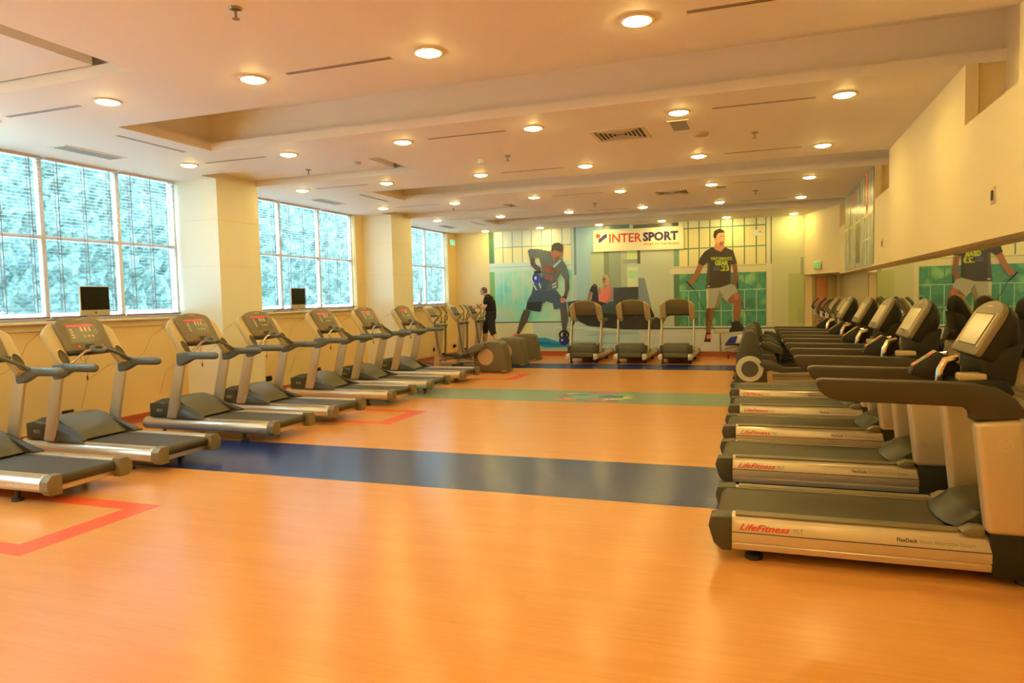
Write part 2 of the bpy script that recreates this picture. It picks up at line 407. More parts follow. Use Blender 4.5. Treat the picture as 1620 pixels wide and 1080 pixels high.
def make_slot():
    t = thing('ceiling_slot_diffuser', 'x', 'air vent', (0, 0, ZC), 0, 'linear slot diffusers in the ceiling')
    MB().box(-.46, .46, -.028, -.020, -.003, -.0005).box(-.46, .46, .020, .028, -.003, -.0005).box(-.46, .46, -.003, .003, -.003, -.0005).build('frame_bars', M_ring, t, smooth=False)
    MB().box(-.455, .455, -.019, -.004, -.0018, -.0008).box(-.455, .455, .004, .019, -.0018, -.0008).build('dark_slots', M_slot, t, smooth=False)
    return t
s0 = make_slot(); index_kids(); first = True
def slot(x, y, rz, lab):
    global first
    if first: s0.location = (x, y, ZC); s0.rotation_euler = (0, 0, rz); s0['label'] = lab; first = False
    else: dup(s0, (x, y, ZC), rz, lab)
cn = ['by the windows', 'in mid room', 'near the mirror']
for j, y in enumerate([4.66, 7.12, 9.45, 12.0, 14.4, 17.3]):
    for i, x in enumerate([-6.08, -3.0, .02]):
        slot(x, y, 0, 'narrow black ceiling slot %s, in the %s lamp row from the mural' % (cn[i], ORD[5 - j]))
for j, y in enumerate([6.06, 10.74, 15.5]):
    slot(-6.27, y, PI / 2, 'narrow black slot diffuser beside the window end of the %s ceiling trough' % ['first', 'second', 'third'][j])
# square and strip air grilles
def grille(x, y, label):
    t = thing('ceiling_vent', label, 'air vent', (x, y, ZC), 0, 'square ceiling grilles')
    MB().box(-.30, .30, -.28, -.235, -.012, -.001).box(-.30, .30, .235, .28, -.012, -.001).box(-.30, -.255, -.235, .235, -.012, -.001).box(.255, .30, -.235, .235, -.012, -.001).build('frame', M_ring, t, bevel=.003)
    MB().box(-.25, .25, -.23, .23, -.003, -.001).build('backing', M_slot, t, smooth=False)
    v = MB()
    for k in range(5):
        q = .225 - k * .045
        for (a0, a1, b0, b1) in ((-q, q, -q * .93, -q * .93 + .014), (-q, q, q * .93 - .014, q * .93), (-q, -q + .014, -q * .93, q * .93), (q - .014, q, -q * .93, q * .93)):
            v.box(a0, a1, b0, b1, -.016 + k * .001, -.004)
    v.build('louvres', M_ring, t, smooth=False)
grille(-1.45, 7.80, 'square louvred ceiling grille beside the small perforated grille, nearest the camera')
grille(-1.45, 12.55, 'square louvred ceiling grille farther down the room toward the mural')
def strip_grille(x, y, sx_, sy_, label, name='ceiling_vent'):
    t = thing(name, label, 'air vent', (x, y, ZC), 0, 'flat ceiling grilles')
    MB().box(-sx_, sx_, -sy_, -sy_ + .025, -.008, -.001).box(-sx_, sx_, sy_ - .025, sy_, -.008, -.001).box(-sx_, -sx_ + .025, -sy_ + .025, sy_ - .025, -.008, -.001).box(sx_ - .025, sx_, -sy_ + .025, sy_ - .025, -.008, -.001).build('frame', M_ceil, t, smooth=False)
    v = MB(); k = -sy_ + .035
    while k < sy_ - .035: v.box(-sx_ + .027, sx_ - .027, k, k + .012, -.006, -.001); k += .024
    v.build('louvres', mat('grille_grey', (.38, .36, .27), .5), t, smooth=False)
strip_grille(-7.24, 6.08, .13, .40, 'long pale ceiling grille above the nearest window')
strip_grille(-7.20, 10.72, .13, .40, 'long pale ceiling grille above the middle window')
strip_grille(-7.2, 15.75, .13, .40, 'long pale ceiling grille above the farthest window')
strip_grille(-.80, 7.68, .11, .24, 'small perforated ceiling grille beside the big square grille near the camera')
strip_grille(-.62, 12.35, .10, .16, 'small dark ceiling grille beside the far square grille')
def disc(x, y, r, h, label, cat, name, m, zc=ZC):
    o = MB().lathe([(.001, 0), (r, 0), (r, -h * .5), (r * .8, -h), (.001, -h)], (0, 0, 0), 'z', 20).build(name, m); o.location = (x, y, zc - .001); tag(o, label, cat); return o
disc(-.62, 8.15, .085, .03, 'round flat cover plate on the ceiling beside the perforated grille', 'cover plate', 'ceiling_speaker', mat('tan_plate', (.6, .42, .22), .5))
disc(-3.35, 8.45, .055, .05, 'small pale smoke detector above the middle of the room', 'detector', 'smoke_detector', M_white)
disc(-5.1, 8.3, .06, .03, 'small pale smoke detector on the hanging ceiling panel', 'detector', 'smoke_detector', M_white, 3.405)
def sprinkler(x, y, label, zc=ZC):
    t = thing('ceiling_sprinkler', label, 'sprinkler', (x, y, zc), 0, 'sprinkler heads')
    MB().lathe([(.04, -.001), (.035, -.014), (.012, -.018), (.001, -.018)], (0, 0, 0), 'z', 18).build('escutcheon', mat('sprinkler_steel', (.35, .28, .2), .3, .8), t)
    MB().tube([(0, 0, -.016), (0, 0, -.062)], .008, 8).lathe([(.001, -.062), (.022, -.064), (.022, -.068), (.001, -.07)], (0, 0, 0), 'z', 14).build('nozzle', mat('sprinkler_steel', (0, 0, 0)), t)
for x, y, l, z in [(-2.96, 3.53, 'sprinkler head near the camera over the front of the room', ZC), (-5.96, 8.44, 'sprinkler head on the hanging panel by the first pier', 3.405), (-2.97, 8.36, 'sprinkler head over the middle of the floor beside the smoke detector', ZC),
                   (-.06, 8.36, 'sprinkler head between the square grille and the mirrored wall', ZC), (-5.83, 13.08, 'sprinkler head on the farther hanging panel near the second pier', 3.405), (-2.98, 13.29, 'sprinkler head down the middle of the room near the mural', ZC), (-.08, 13.07, 'sprinkler head near the mirrored wall toward the mural', ZC)]:
    sprinkler(x, y, l, z)

# ---------------------------------------------------------------- wall fittings
def socket(x, y, z, label, axis='x'):
    t = thing('wall_socket', label, 'socket', (x, y, z), 0, 'black wall sockets')
    if axis == 'x':
        MB().box(.001, .010, -.075, .075, -.045, .045).build('plate', M_dark, t, bevel=.004)
        MB().box(.010, .055, -.03, .03, -.025, .03).build('plug', M_black, t, bevel=.006)
    else:
        MB().box(-.07, .07, -.010, -.001, -.04, .04).build('plate', M_beige, t, bevel=.004)
        MB().box(-.045, .0, -.045, -.010, -.02, .03).build('plug', M_black, t, bevel=.006)
for k, y in enumerate((6.11, 9.78, 11.19, 12.66, 16.2, 17.45)):
    socket(XL, y, .28, 'black wall socket low on the yellow wall, %s one from the camera' % ORD[k])
socket(-3.88, YF, .31, 'small socket with a white lead low on the mural between the rear treadmills', 'y')
for y, z, l in ((5.82, 2.19, 'small dark switch plate high on the cream bulkhead, the one closer to the camera'), (10.59, 2.165, 'small dark switch plate on the cream bulkhead beside the wall artwork')):
    t = thing('wall_switch', l, 'switch', (XU, y, z))
    MB().box(-.008, -.001, -.042, .042, -.06, .06).build('plate', M_silver, t, bevel=.003); MB().box(-.012, -.008, -.026, .026, -.035, .035).build('rocker', M_dark, t, bevel=.002)
M_exit = mat('exit_green', (.05, .5, .12), .4, emit=(.15, .9, .15), estr=.35)
def exit_sign(name, loc, rz, label, em):
    t = thing(name, label, 'sign', loc, rz)
    MB().box(-.16, .16, -.03, -.001, -.085, .085).build('housing', M_white, t, bevel=.006)
    MB().box(-.14, .14, -.034, -.0305, -.065, .065).build('green_face', em, t, bevel=.002)
    g = MB(); g.ell((-.05, -.036, .035), (.012, .002, .012)); g.tube([(-.05, -.036, .02), (-.045, -.036, -.01), (-.07, -.036, -.045)], .006, 6); g.tube([(-.045, -.036, -.01), (-.02, -.036, -.03), (-.03, -.036, -.05)], .006, 6)
    g.tube([(-.02, -.036, .015), (-.05, -.036, .01), (-.075, -.036, -.005)], .005, 6); g.box(.03, .09, -.0365, -.0345, -.05, .05)
    g.build('running_figure', M_white, t)
nx_, ny_ = (.95 - XU), (YF - Y2); ang = math.atan2(ny_, nx_) + PI
P = Vector((XU, Y2, 0)).lerp(Vector((.95, YF, 0)), .55)
exit_sign('exit_sign', (P.x - .02, P.y, 2.12), math.atan2(ny_, nx_) - PI, 'small green emergency exit sign on the cream wall above the orange door', M_exit)
exit_sign('exit_sign', (XL + .005, 17.45, 3.08), PI / 2, 'small green emergency exit sign high in the corner by the farthest window', mat('exit_teal', (.1, .6, .4), .4, emit=(.2, 1, .6), estr=.8))

# artwork on the bulkhead
am = bpy.data.materials.new('streaked_print'); am.use_nodes = True; nt = am.node_tree; bs = nt.nodes['Principled BSDF']; bs.inputs['Roughness'].default_value = .25
tco = nt.nodes.new('ShaderNodeTexCoord'); mp = nt.nodes.new('ShaderNodeMapping'); mp.inputs['Scale'].default_value = (1, 5.5, .7); nz = nt.nodes.new('ShaderNodeTexNoise'); nz.inputs['Scale'].default_value = 1.3; nz.inputs['Detail'].default_value = 6
c3 = nt.nodes.new('ShaderNodeValToRGB'); el = c3.color_ramp.elements; el[0].position = .35; el[0].color = (.10, .12, .10, 1); el[1].position = .68; el[1].color = (.55, .62, .50, 1)
nt.links.new(tco.outputs['Object'], mp.inputs[0]); nt.links.new(mp.outputs[0], nz.inputs['Vector']); nt.links.new(nz.outputs['Fac'], c3.inputs[0]); nt.links.new(c3.outputs[0], bs.inputs['Base Color'])
b = MB(); x = XU - .012
b.box(x, XU - .001, 11.33, 14.95, 1.92, ZC - .01, 0)
for y0, y1, z0, z1, k in ((11.9, 12.1, 2.75, 3.3, 1), (11.95, 12.06, 2.7, 2.86, 1), (13.2, 14.1, 3.02, 3.24, 2), (11.4, 14.9, 2.66, 2.69, 3), (12.8, 13.3, 2.0, 2.6, 4), (11.5, 12.6, 2.3, 2.33, 5), (14.1, 14.2, 2.1, 3.1, 4)):
    b.box(x - .003, x - .0005, y0, y1, z0, z1, k)
o = b.build('wall_artwork', [am, mat('print_orange', (.75, .2, .06), .3), mat('print_mauve', (.45, .22, .25), .3), mat('print_yellow', (.8, .7, .2), .3), mat('print_dark', (.12, .11, .07), .3), mat('print_pale', (.6, .66, .55), .3)], smooth=False)
tag(o, 'streaky grey green photo print on the cream bulkhead above the mirror', 'poster')

# ---------------------------------------------------------------- treadmills on the window side
def arc(cx, cz, r, a0, a1, n): return [(cx + r * math.cos(a0 + (a1 - a0) * i / n), cz + r * math.sin(a0 + (a1 - a0) * i / n)) for i in range(n + 1)]
def make_window_treadmill():
    t = thing('treadmill', 'x', 'treadmill', (0, 0, 0), 0, 'silver treadmills with taupe consoles')
    for s in (-1, 1):
        prof = [(.275 * s, .10), (.275 * s, .232)] + [(s * (.30 + .082 * math.sin(a)), .162 + .073 * math.cos(a)) for a in [i * PI / 10 for i in range(11)]]
        o = MB().prism(prof, 'x', 0.0, 1.80).build('side_rail', M_rail, t, bevel=.002, ang=25)
        g = MB()
        for k in range(34): g.box(.60 + k * .034, .622 + k * .034, s * .325 - .035, s * .325 + .035, .2335, .2362)
        g.build('grip_studs', M_silver, o, smooth=False)
        MB().prism([(.265 * s, .085), (.265 * s, .242), (.35 * s, .242), (.392 * s, .20), (.396 * s, .13), (.36 * s, .085)], 'x', 1.80, 1.885).box(1.885, 1.888, s * .33 - .005, s * .33 + .005, .205, .213, 1).box(1.885, 1.888, s * .33 - .005, s * .33 + .005, .11, .118, 1).build('end_cap', [M_taupe, M_black], t, bevel=.008)
        MB().prism([(.36, .235), (.515, .235), (.70, .985), (.555, .985)], 'y', s * .375 - (.035 if s > 0 else 0) - .0, s * .375 + (.035 if s < 0 else 0)).build('upright', M_silver, t, bevel=.012, seg=3)
        # shroud where the upright meets the hood
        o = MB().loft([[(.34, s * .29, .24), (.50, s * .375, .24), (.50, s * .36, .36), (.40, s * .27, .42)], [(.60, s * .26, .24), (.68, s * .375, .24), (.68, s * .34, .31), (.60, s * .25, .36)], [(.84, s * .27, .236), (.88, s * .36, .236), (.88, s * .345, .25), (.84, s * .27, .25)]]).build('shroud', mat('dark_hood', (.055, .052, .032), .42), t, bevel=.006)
        # console wing with cup holder
        D = Vector((-.565, 0, .825)); Nn = Vector((.825, 0, .565)); O = Vector((.685, 0, 1.0))
        def W(u, v, d=0): q = O + D * v + Nn * d; return (q.x, u, q.z)
        out = [(.255, .10), (.255, .50), (.30, .475), (.365, .415), (.388, .38), (.388, .10), (.385, .03), (.362, -.02), (.32, -.045), (.28, -.03), (.262, .03)]
        w_ = MB().loft([[W(s * u, v, d) for u, v in out] for d in (0, -.055)])
        wo = w_.build('console_wing', M_beige, t, bevel=.010, seg=2)
        cup = MB(); n = 20
        for r0, r1, d0, d1, k in ((1.18, 1.0, .004, .010, 0), (1.0, .92, .010, -.02, 1)):
            A = [W(s * .322 + .046 * r0 * math.cos(2 * PI * i / n), .070 + .096 * r0 * math.sin(2 * PI * i / n), d0) for i in range(n)]
            B_ = [W(s * .322 + .046 * r1 * math.cos(2 * PI * i / n), .070 + .096 * r1 * math.sin(2 * PI * i / n), d1) for i in range(n)]
            cup.loft([A, B_], k, cap=False)
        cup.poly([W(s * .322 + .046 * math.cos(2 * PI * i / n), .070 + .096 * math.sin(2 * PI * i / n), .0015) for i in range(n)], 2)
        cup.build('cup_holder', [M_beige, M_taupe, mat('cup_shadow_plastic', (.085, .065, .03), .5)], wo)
        # armrest: bracket fin and round grip
        y = s * .365
        o = MB().prism([(.575, 1.00), (.57, .87), (.60, .853), (.66, .862), (.74, .895), (.80, .925), (.86, .935), (.86, 1.0), (.72, 1.018)], 'y', y - .032, y + .032).build('armrest', M_arm, t, bevel=.016, seg=3)
        MB().capsule((.72, y, .972), (1.155, y, .975), .041, 14, flat=(.95, 1)).build('hand_grip', M_arm, o)
        for x_ in (.25, 1.42): MB().lathe([(.02, .10), (.02, .03), (.045, .022), (.045, .0), (.001, .0)], (x_, s * .30, 0), 'z', 14).build('foot', M_black, t)
    # belt and deck
    b = MB(); pr = [(.40, .205), (.40, .222), (1.80, .222)] + [(1.80 + .043 * math.sin(a), .179 + .043 * math.cos(a)) for a in [i * PI / 8 for i in range(1, 9)]] + [(.40, .136)]
    b.prism(pr, 'y', -.262, .262); b.build('running_belt', M_belt, t, ang=40)
    MB().box(1.765, 1.79, -.27, .27, .088, .15).box(1.79, 1.80, -.27, .27, .095, .145).build('rear_crossbar', M_rail, t, bevel=.003)
    MB().box(.3, 1.75, -.262, .262, .10, .135).build('deck', M_dark, t, smooth=False)
    # motor hood
    hp = [(.085, .238), (.085, .405), (.20, .445), (.34, .455), (.47, .425), (.62, .33), (.74, .245), (.74, .238)]
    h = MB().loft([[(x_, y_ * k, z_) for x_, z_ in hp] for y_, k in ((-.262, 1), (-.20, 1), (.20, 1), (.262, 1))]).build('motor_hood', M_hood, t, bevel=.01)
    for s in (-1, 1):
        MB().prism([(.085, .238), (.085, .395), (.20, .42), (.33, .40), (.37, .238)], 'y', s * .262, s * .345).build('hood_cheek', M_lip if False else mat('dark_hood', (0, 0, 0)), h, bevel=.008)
        tx = MB(); xd = (1, 0, 0) if s < 0 else (-1, 0, 0); tx.text('95Ti', .05, (.19 if s < 0 else .28, s * .347, .30), xd, (0, 0, 1)); tx.build('lettering', M_key, h, flat=True)
    MB().box(.02, .086, -.25, .25, .15, .25).box(.078, .084, -.22, .22, .255, .385, 1).box(.079, .0845, -.12, .22, .165, .225, 2).build('front_cowl', [M_hood, mat('hood_grille', (.12, .12, .09), .5), M_white], t, bevel=.006)
    # console head
    D = Vector((-.50, 0, .866)); Nn = Vector((.866, 0, .50)); O = Vector((.625, 0, 1.125))
    def W(u, v, d=0): q = O + D * v + Nn * d; return (q.x, u, q.z)
    top = [(-.245, .335), (-.20, .358), (-.10, .378), (0, .384), (.10, .378), (.20, .358), (.245, .335)]
    out = [(.262, 0), (.262, .30)] + [(-u, v) for u, v in top] + [(-.262, .30), (-.262, 0)]
    c = MB().loft([[W(u, v, d) for u, v in out] for d in (0, -.06)]).build('console', M_taupe, t, bevel=.010)
    MB().poly([W(u, v, .002) for u, v in [(-.175, .085), (.18, .085), (.165, .295), (-.16, .295)]]).build('display_panel', M_panel, c, flat=True)
    MB().poly([W(u, v, .0035) for u, v in [(-.155, .268), (.13, .268), (.13, .292), (-.155, .292)]]).build('red_readout', M_led, c, flat=True)
    def key(pts, m=M_key): MB().poly([W(u, v, .0035) for u, v in pts]).build('key', m, c, flat=True)
    for v in (.235, .205, .175, .145): key([(-.125 + du, v + dv) for du, dv in ((-.016, -.008), (.016, -.008), (.016, .008), (-.016, .008))])
    for u in (-.01, .035, .08): key([(u + .013 * math.cos(a), .235 + .030 * math.sin(a)) for a in [i * PI / 6 for i in range(12)]])
    for u in (.0, .045, .09): key([(u + .013 * math.cos(a), .155 + .014 * math.sin(a)) for a in [i * PI / 6 for i in range(12)]], M_green if u == 0 else M_key)
    for du, dv in ((0, .02), (0, -.02), (.02, 0), (-.02, 0)): key([(.145 + du + a, .205 + dv + b_) for a, b_ in ((-.007, -.005), (.007, -.005), (.007, .005), (-.007, .005))])
    MB().loft([[W(-.075 + .0 + u, v, d) for u, v in [(.025, .022), (.04, .012), (.13, .012), (.145, .022), (.145, .048), (.13, .058), (.04, .058), (.025, .048)]] for d in (.003, .0005)]).build('key_recess', M_black, c)
    for u, r in ((-.12, .014), (.14, .012)): MB().lathe([(.001, .012), (r * .8, .012), (r, .006), (r, 0), (.001, 0)], (0, 0, 0), 'z', 14).build('stop_button', M_red, c).matrix_local = Matrix.Translation(W(u, .034, .001)) @ Matrix.Rotation(math.radians(60), 4, 'Y')
    MB().ell(W(0, .345, .001), (.006, .055, .010)).build('badge', M_beige, c)
    MB().loft([[W(u, v - .022 * math.cos(u * 5), d) for u, v in [(-.262, 0), (-.13, .004), (0, .006), (.13, .004), (.262, 0), (.262, -.026), (.13, -.020), (0, -.017), (-.13, -.020), (-.262, -.026)]] for d in (.012, -.055)]).build('lower_lip', M_lip, c, bevel=.003)
    # cross handle with sensor ring
    h = MB().tube([(.74, -.335, 1.0), (.735, -.25, 1.05), (.72, -.14, 1.115), (.72, -.07, 1.128)], .014, 10)
    h.build('cross_handle', M_chrome, t)
    MB().tube([(.72, .07, 1.128), (.72, .12, 1.118), (.75, .26, 1.045), (.77, .335, .995)], .017, 10).build('cross_handle', M_arm, t)
    r = [(.72 + .036 * math.cos(a), .066 * math.sin(a), 1.13 - .022 * math.cos(a)) for a in [i * 2 * PI / 18 for i in range(18)]]
    MB().tube(r, .022, 10, closed=True).build('sensor_ring', M_arm, t)
    c = MB(); c.tube([(.66, -.115, 1.13), (.675, -.118, 1.06), (.665, -.10, 1.0), (.675, -.09, .93), (.67, -.095, .86)], .0022, 5); c.tube([(.66, -.15, 1.13), (.67, -.155, 1.03), (.675, -.12, 1.0), (.68, -.08, 1.06), (.67, -.075, 1.12)], .002, 5); c.box(.664, .676, -.10, -.09, .82, .862)
    c.build('safety_cord', mat('safety_cord', (.22, .03, .02), .5), t)
    c = MB(); c.tube([(.42, -.36, 1.33), (.20, -.365, 1.2), (.10, -.40, 1.0), (.03, -.50, .92), (-.2, -.62, .88), (-.5, -.66, .70), (-.72, -.58, .36)], .0019, 5); c.build('cable', M_cord, t)
    c = MB()
    for s in (-1,):
        c.text('Life Fitness', .034, (1.42, -.3833, .150), (1, 0, 0), (0, .0, 1), shear=.35, width=.22)
        c.text('9500HR', .018, (1.68, -.3795, .190), (1, 0, 0), (0, .0, 1), width=.06)
    c.build('lettering', mat('pale_lettering', (.8, .78, .68), .4), t, flat=True)
    return t
left = make_window_treadmill(); index_kids()
yl = [4.24, 5.34, 6.72, 7.88, 9.38, 10.66, 12.12]
xr = [-7.11, -7.10, -6.95, -6.95, -6.95, -6.95, -7.0]
rzl = [0, -.02, 0, 0, 0, 0, 0]
ord_l = ['first one, cut off by the photo edge', 'second one, below the first black monitor', 'third one, before the first pier', 'fourth one, just past the first pier', 'fifth one, below the second black monitor', 'sixth one, by the second pier', 'seventh one, last before the cross trainers']
for k, (x, y, r) in enumerate(zip(xr, yl, rzl)):
    lab = 'silver treadmill in the window row, ' + ord_l[k]
    if k == 0: left.location = (x, y, 0); left['label'] = lab
    else: dup(left, (x, y, 0), r, lab)
for k, x in enumerate((-3.90, -2.78, -1.78)):
    lab = 'silver treadmill before the mural, ' + ['beside the printed kettlebell', 'the middle one of three', 'beside the printed man in black'][k]
    dup(left, (x, 15.72, 0), PI / 2, lab)

# ---------------------------------------------------------------- treadmills along the mirror
def make_mirror_treadmill():
    t = thing('treadmill', 'x', 'treadmill', (0, 0, 0), 0, 'dark treadmills with screen consoles along the mirror')
    # local x = world x - .65 for the first one; rear end at -.93
    X = lambda v: v - .65
    for s in (-1, 1):
        pr = [(.27, .262), (.345, .258), (.372, .235), (.392, .175), (.392, .118), (.380, .112), (.388, .104), (.380, .068), (.27, .068)]
        o = MB().prism([(s * y, z) for y, z in pr], 'x', X(-.16), X(1.13)).build('side_rail', M_rail, t, bevel=.002, ang=20)
        MB().box(X(-.16), X(1.13), s * .392 - .002, s * .392 + .0025, .170, .1745).build('pinstripe', M_navy, o, smooth=False)
        MB().prism([(X(-.14), s * .272), (X(-.14), s * .352), (X(.98), s * .352), (X(1.02), s * .272)], 'z', .258, .268).build('foot_grip', M_taupe, o, bevel=.003)
        MB().prism([(X(-.29), .20), (X(-.275), .255), (X(-.16), .262), (X(-.16), .060), (X(-.215), .060), (X(-.26), .10)], 'y', s * .262, s * .398).build('end_cap', mat('graphite_cap', (.062, .058, .042), .4), t, bevel=.008)
        for x_ in (-.04, 1.3): MB().lathe([(.012, .09), (.014, .035), (.05, .028), (.052, .006), (.045, 0), (.001, 0)], (X(x_), s * .31, 0), 'z', 16).build('foot', M_black, t)
        y = s * .355
        MB().loft([[(X(1.10), y - .05, .27), (X(1.32), y - .05, .27), (X(1.32), y + .05, .27), (X(1.10), y + .05, .27)],
                   [(X(1.035), y - .046, .86), (X(1.262), y - .046, .88), (X(1.262), y + .046, .88), (X(1.035), y + .046, .86)]]).build('upright', M_silver, t, bevel=.034, seg=5, ang=50)
        e = [(.285, 1.045), (.292, 1.062), (.32, 1.068), (.90, 1.060), (1.06, 1.05), (1.15, 1.03), (1.215, .985), (1.255, .93), (1.268, .885), (1.025, .863), (1.022, .90), (1.005, .922), (.98, .935), (.42, .948), (.35, .965), (.305, 1.0)]
        MB().prism([(X(a), c) for a, c in e], 'y', y - .045, y + .045).build('armrest', mat('arm_brown', (.050, .041, .024), .45, noise=(10, .08)), t, bevel=.022, seg=3)
        MB().prism([(X(1.03), .25), (X(.99), .268), (X(1.04), .298), (X(1.10), .30), (X(1.10), .25)], 'y', s * .285, s * .375).build('deck_guard', M_taupe, t, bevel=.008)
        MB().tube([(X(.93), s * .12, 1.03), (X(.935), s * .125, 1.10), (X(.96), s * .12, 1.15), (X(1.02), s * .10, 1.165)], .021, 10).build('sensor_grip', M_chrome, t)
        o = MB().box(X(1.0), X(1.13), s * .20 - .05, s * .20 + .05, 1.05, 1.092).build('cup_holder', M_beige, t, bevel=.012)
        MB().box(X(1.012), X(1.118), s * .20 - .038, s * .20 + .038, 1.0905, 1.0935).build('cup_recess', M_taupe, o, bevel=.004)
    pr = [(X(.95), .10)] + [(X(-.20) - .05 * math.sin(a), .205 - .05 * math.cos(a)) for a in [i * PI / 8 for i in range(9)]] + [(X(.95), .255)]
    MB().prism(pr, 'y', -.262, .262).build('running_belt', M_belt, t, ang=40)
    MB().box(X(-.1), X(1.1), -.262, .262, .06, .15).build('deck', M_dark, t, smooth=False)
    MB().prism([(X(1.13), .055), (X(1.115), .28), (X(1.36), .28), (X(1.52), .22), (X(1.55), .04), (X(1.2), .04)], 'y', -.395, .395).build('base_housing', M_dark, t, bevel=.015)
    rings = []
    for yy, k in ((-.262, .0), (-.20, .7), (-.08, 1.0), (.08, 1.0), (.20, .7), (.262, .0)):
        f = 1.00 - .07 * k; rings.append([(X(f), yy, .262), (X(f + .04), yy, .30), (X(f + .11), yy, .35 + .01 * k), (X(1.24), yy, .385), (X(1.38), yy, .33), (X(1.46), yy, .27)])
    MB().loft(rings).build('motor_hood', mat('green_black_hood', (.042, .042, .026), .35), t, bevel=.004)
    # cross console between the arms
    MB().prism([(X(.96), 1.01), (X(.98), 1.055), (X(1.20), 1.065), (X(1.24), 1.0), (X(1.20), .93), (X(1.02), .95)], 'y', -.31, .31).build('cross_console', M_dark, t, bevel=.012)
    o = MB().loft([[(X(.80), -.055, 1.06), (X(.80), .055, 1.06), (X(.815), .055, 1.10), (X(.815), -.055, 1.10)], [(X(.93), -.075, 1.03), (X(.93), .075, 1.03), (X(.945), .075, 1.195), (X(.945), -.075, 1.195)], [(X(1.05), -.06, 1.02), (X(1.05), .06, 1.02), (X(1.05), .06, 1.12), (X(1.05), -.06, 1.12)]]).build('control_pod', M_dark, t, bevel=.010)
    q = MB(); a, c_ = Vector((X(.817), 0, 1.104)), Vector((X(.943), 0, 1.198)); d = (c_ - a); nn = Vector((-d.z, 0, d.x)).normalized() * .003
    def pp(u, v, h=1): p = a + d * v + nn * h; return (p.x, u, p.z)
    q.poly([pp(-.05, .04), pp(-.05, .96), pp(.05, .96), pp(.05, .04)]); q.build('keypad_face', M_taupe, o, flat=True)
    q = MB(); q.poly([pp(-.035, .06, 2), pp(-.035, .2, 2), pp(.035, .2, 2), pp(.035, .06, 2)]); q.poly([pp(-.025, .68, 2), pp(-.025, .86, 2), pp(.025, .86, 2), pp(.025, .68, 2)]); q.build('red_keys', M_red, o, flat=True)
    q = MB(); q.poly([pp(-.02, .40, 2), pp(-.02, .55, 2), pp(.02, .55, 2), pp(.02, .40, 2)]); q.build('green_key', M_green, o, flat=True)
    # console head
    O = Vector((X(1.065), 0, 1.19)); D = Vector((.48, 0, .877)); Nn = Vector((-.877, 0, .48))
    def W(u, v, d=0): p = O + D * (v * 1.06) + Nn * d; return (p.x, u * .86, p.z)
    out = [(-.285, .0), (-.30, .02), (-.295, .225), (-.27, .262), (-.20, .288), (-.10, .304), (0, .309), (.10, .304), (.20, .288), (.27, .262), (.295, .225), (.30, .02), (.285, .0)]
    c = MB().loft([[W(u, v, 0) for u, v in out], [W(u, v, -.035) for u, v in out]]).build('console', M_taupe, t, bevel=.010)
    def back(u, v, d, k): p = W(u * k, v, d); return p
    MB().loft([[W(u, v, -.035) for u, v in out], [W(u * .95, .0 + v * .95, -.09) for u, v in out], [W(u * .80, -.02 + v * .78, -.15) for u, v in out]]).build('console_back', M_dark, c, bevel=.006)
    MB().loft([[W(u, v, d) for u, v in [(-.205, .048), (.205, .048), (.205, .232), (-.205, .232)]] for d in (.0015, .003)]).build('screen_bezel', M_lip, c, smooth=False)
    MB().loft([[W(u, v, d) for u, v in [(-.195, .055), (.195, .055), (.195, .224), (-.195, .224)]] for d in (.003, .0045)]).build('screen', mat('pale_screen', (.66, .57, .38), .18), c, smooth=False)
    for s in (-1, 1): MB().loft([[W(u * s, v, d) for u, v in [(-.255, .045), (-.215, .045), (-.215, .235), (-.25, .235)]] for d in (.001, .002)]).build('side_strip', M_beige, c, smooth=False)
    MB().ell(W(0, .268, .001), (.004, .060, .009)).build('badge', M_beige, c)
    MB().loft([[(X(1.10), -.24, 1.02), (X(1.10), .24, 1.02), (X(1.26), .24, 1.02), (X(1.26), -.24, 1.02)], [(X(1.115), -.235, 1.20), (X(1.115), .235, 1.20), (X(1.30), .235, 1.26), (X(1.30), -.235, 1.26)]]).build('console_neck', M_dark, t, bevel=.02)
    # lettering on the near rail
    xd = (1, 0, 0); yd = Vector((0, .235, .97)).normalized(); yl_ = -.392
    def onr(z): return -.3945 + (z - .175) * .33
    k = MB(); k.text('LifeFitness', .050, (X(-.118), onr(.188), .188), xd, yd, shear=.45, width=.275, bold=.001); k.build('lettering', M_logored, t, flat=True)
    k = MB(); k.text('95T', .040, (X(.170), onr(.188), .188), xd, yd, width=.055)
    k.text('Shock Absorption System', .028, (X(.80), onr(.195), .195), xd, yd, width=.255); k.build('small_lettering', M_logogrey, t, flat=True)
    k = MB(); k.text('FlexDeck', .030, (X(.69), onr(.195), .195), xd, yd, width=.10, bold=.0006); k.build('model_lettering', M_logodark, t, flat=True)
    k = MB(); n = 28
    for r0, r1 in ((.034, .030),):
        for i in range(n):
            a0, a1 = 2 * PI * i / n, 2 * PI * (i + 1) / n
            k.poly([(X(1.175) + r * math.cos(a), -.4035, .745 + r * math.sin(a)) for r, a in ((r0, a0), (r0, a1), (r1, a1), (r1, a0))])
    k.text('LF', .036, (X(1.155), -.4035, .733), xd, (0, 0, 1), shear=.4, width=.04); k.build('round_emblem', M_key, t, flat=True)
    return t
right = make_mirror_treadmill(); index_kids()
yr = [4.56, 6.08, 7.46, 8.80, 10.17]; xoff = [0, -.05, -.07, -.07, -.11]
lr = ['the big one nearest the camera', 'second from the camera', 'third from the camera, the middle of the five', 'fourth from the camera', 'fifth, next to the dark cross trainers']
for k in range(5):
    lab = 'dark treadmill by the mirror, ' + lr[k]
    if k == 0: right.location = (.65, yr[0], 0); right['label'] = lab
    else: dup(right, (.65 + xoff[k], yr[k], 0), 0, lab)

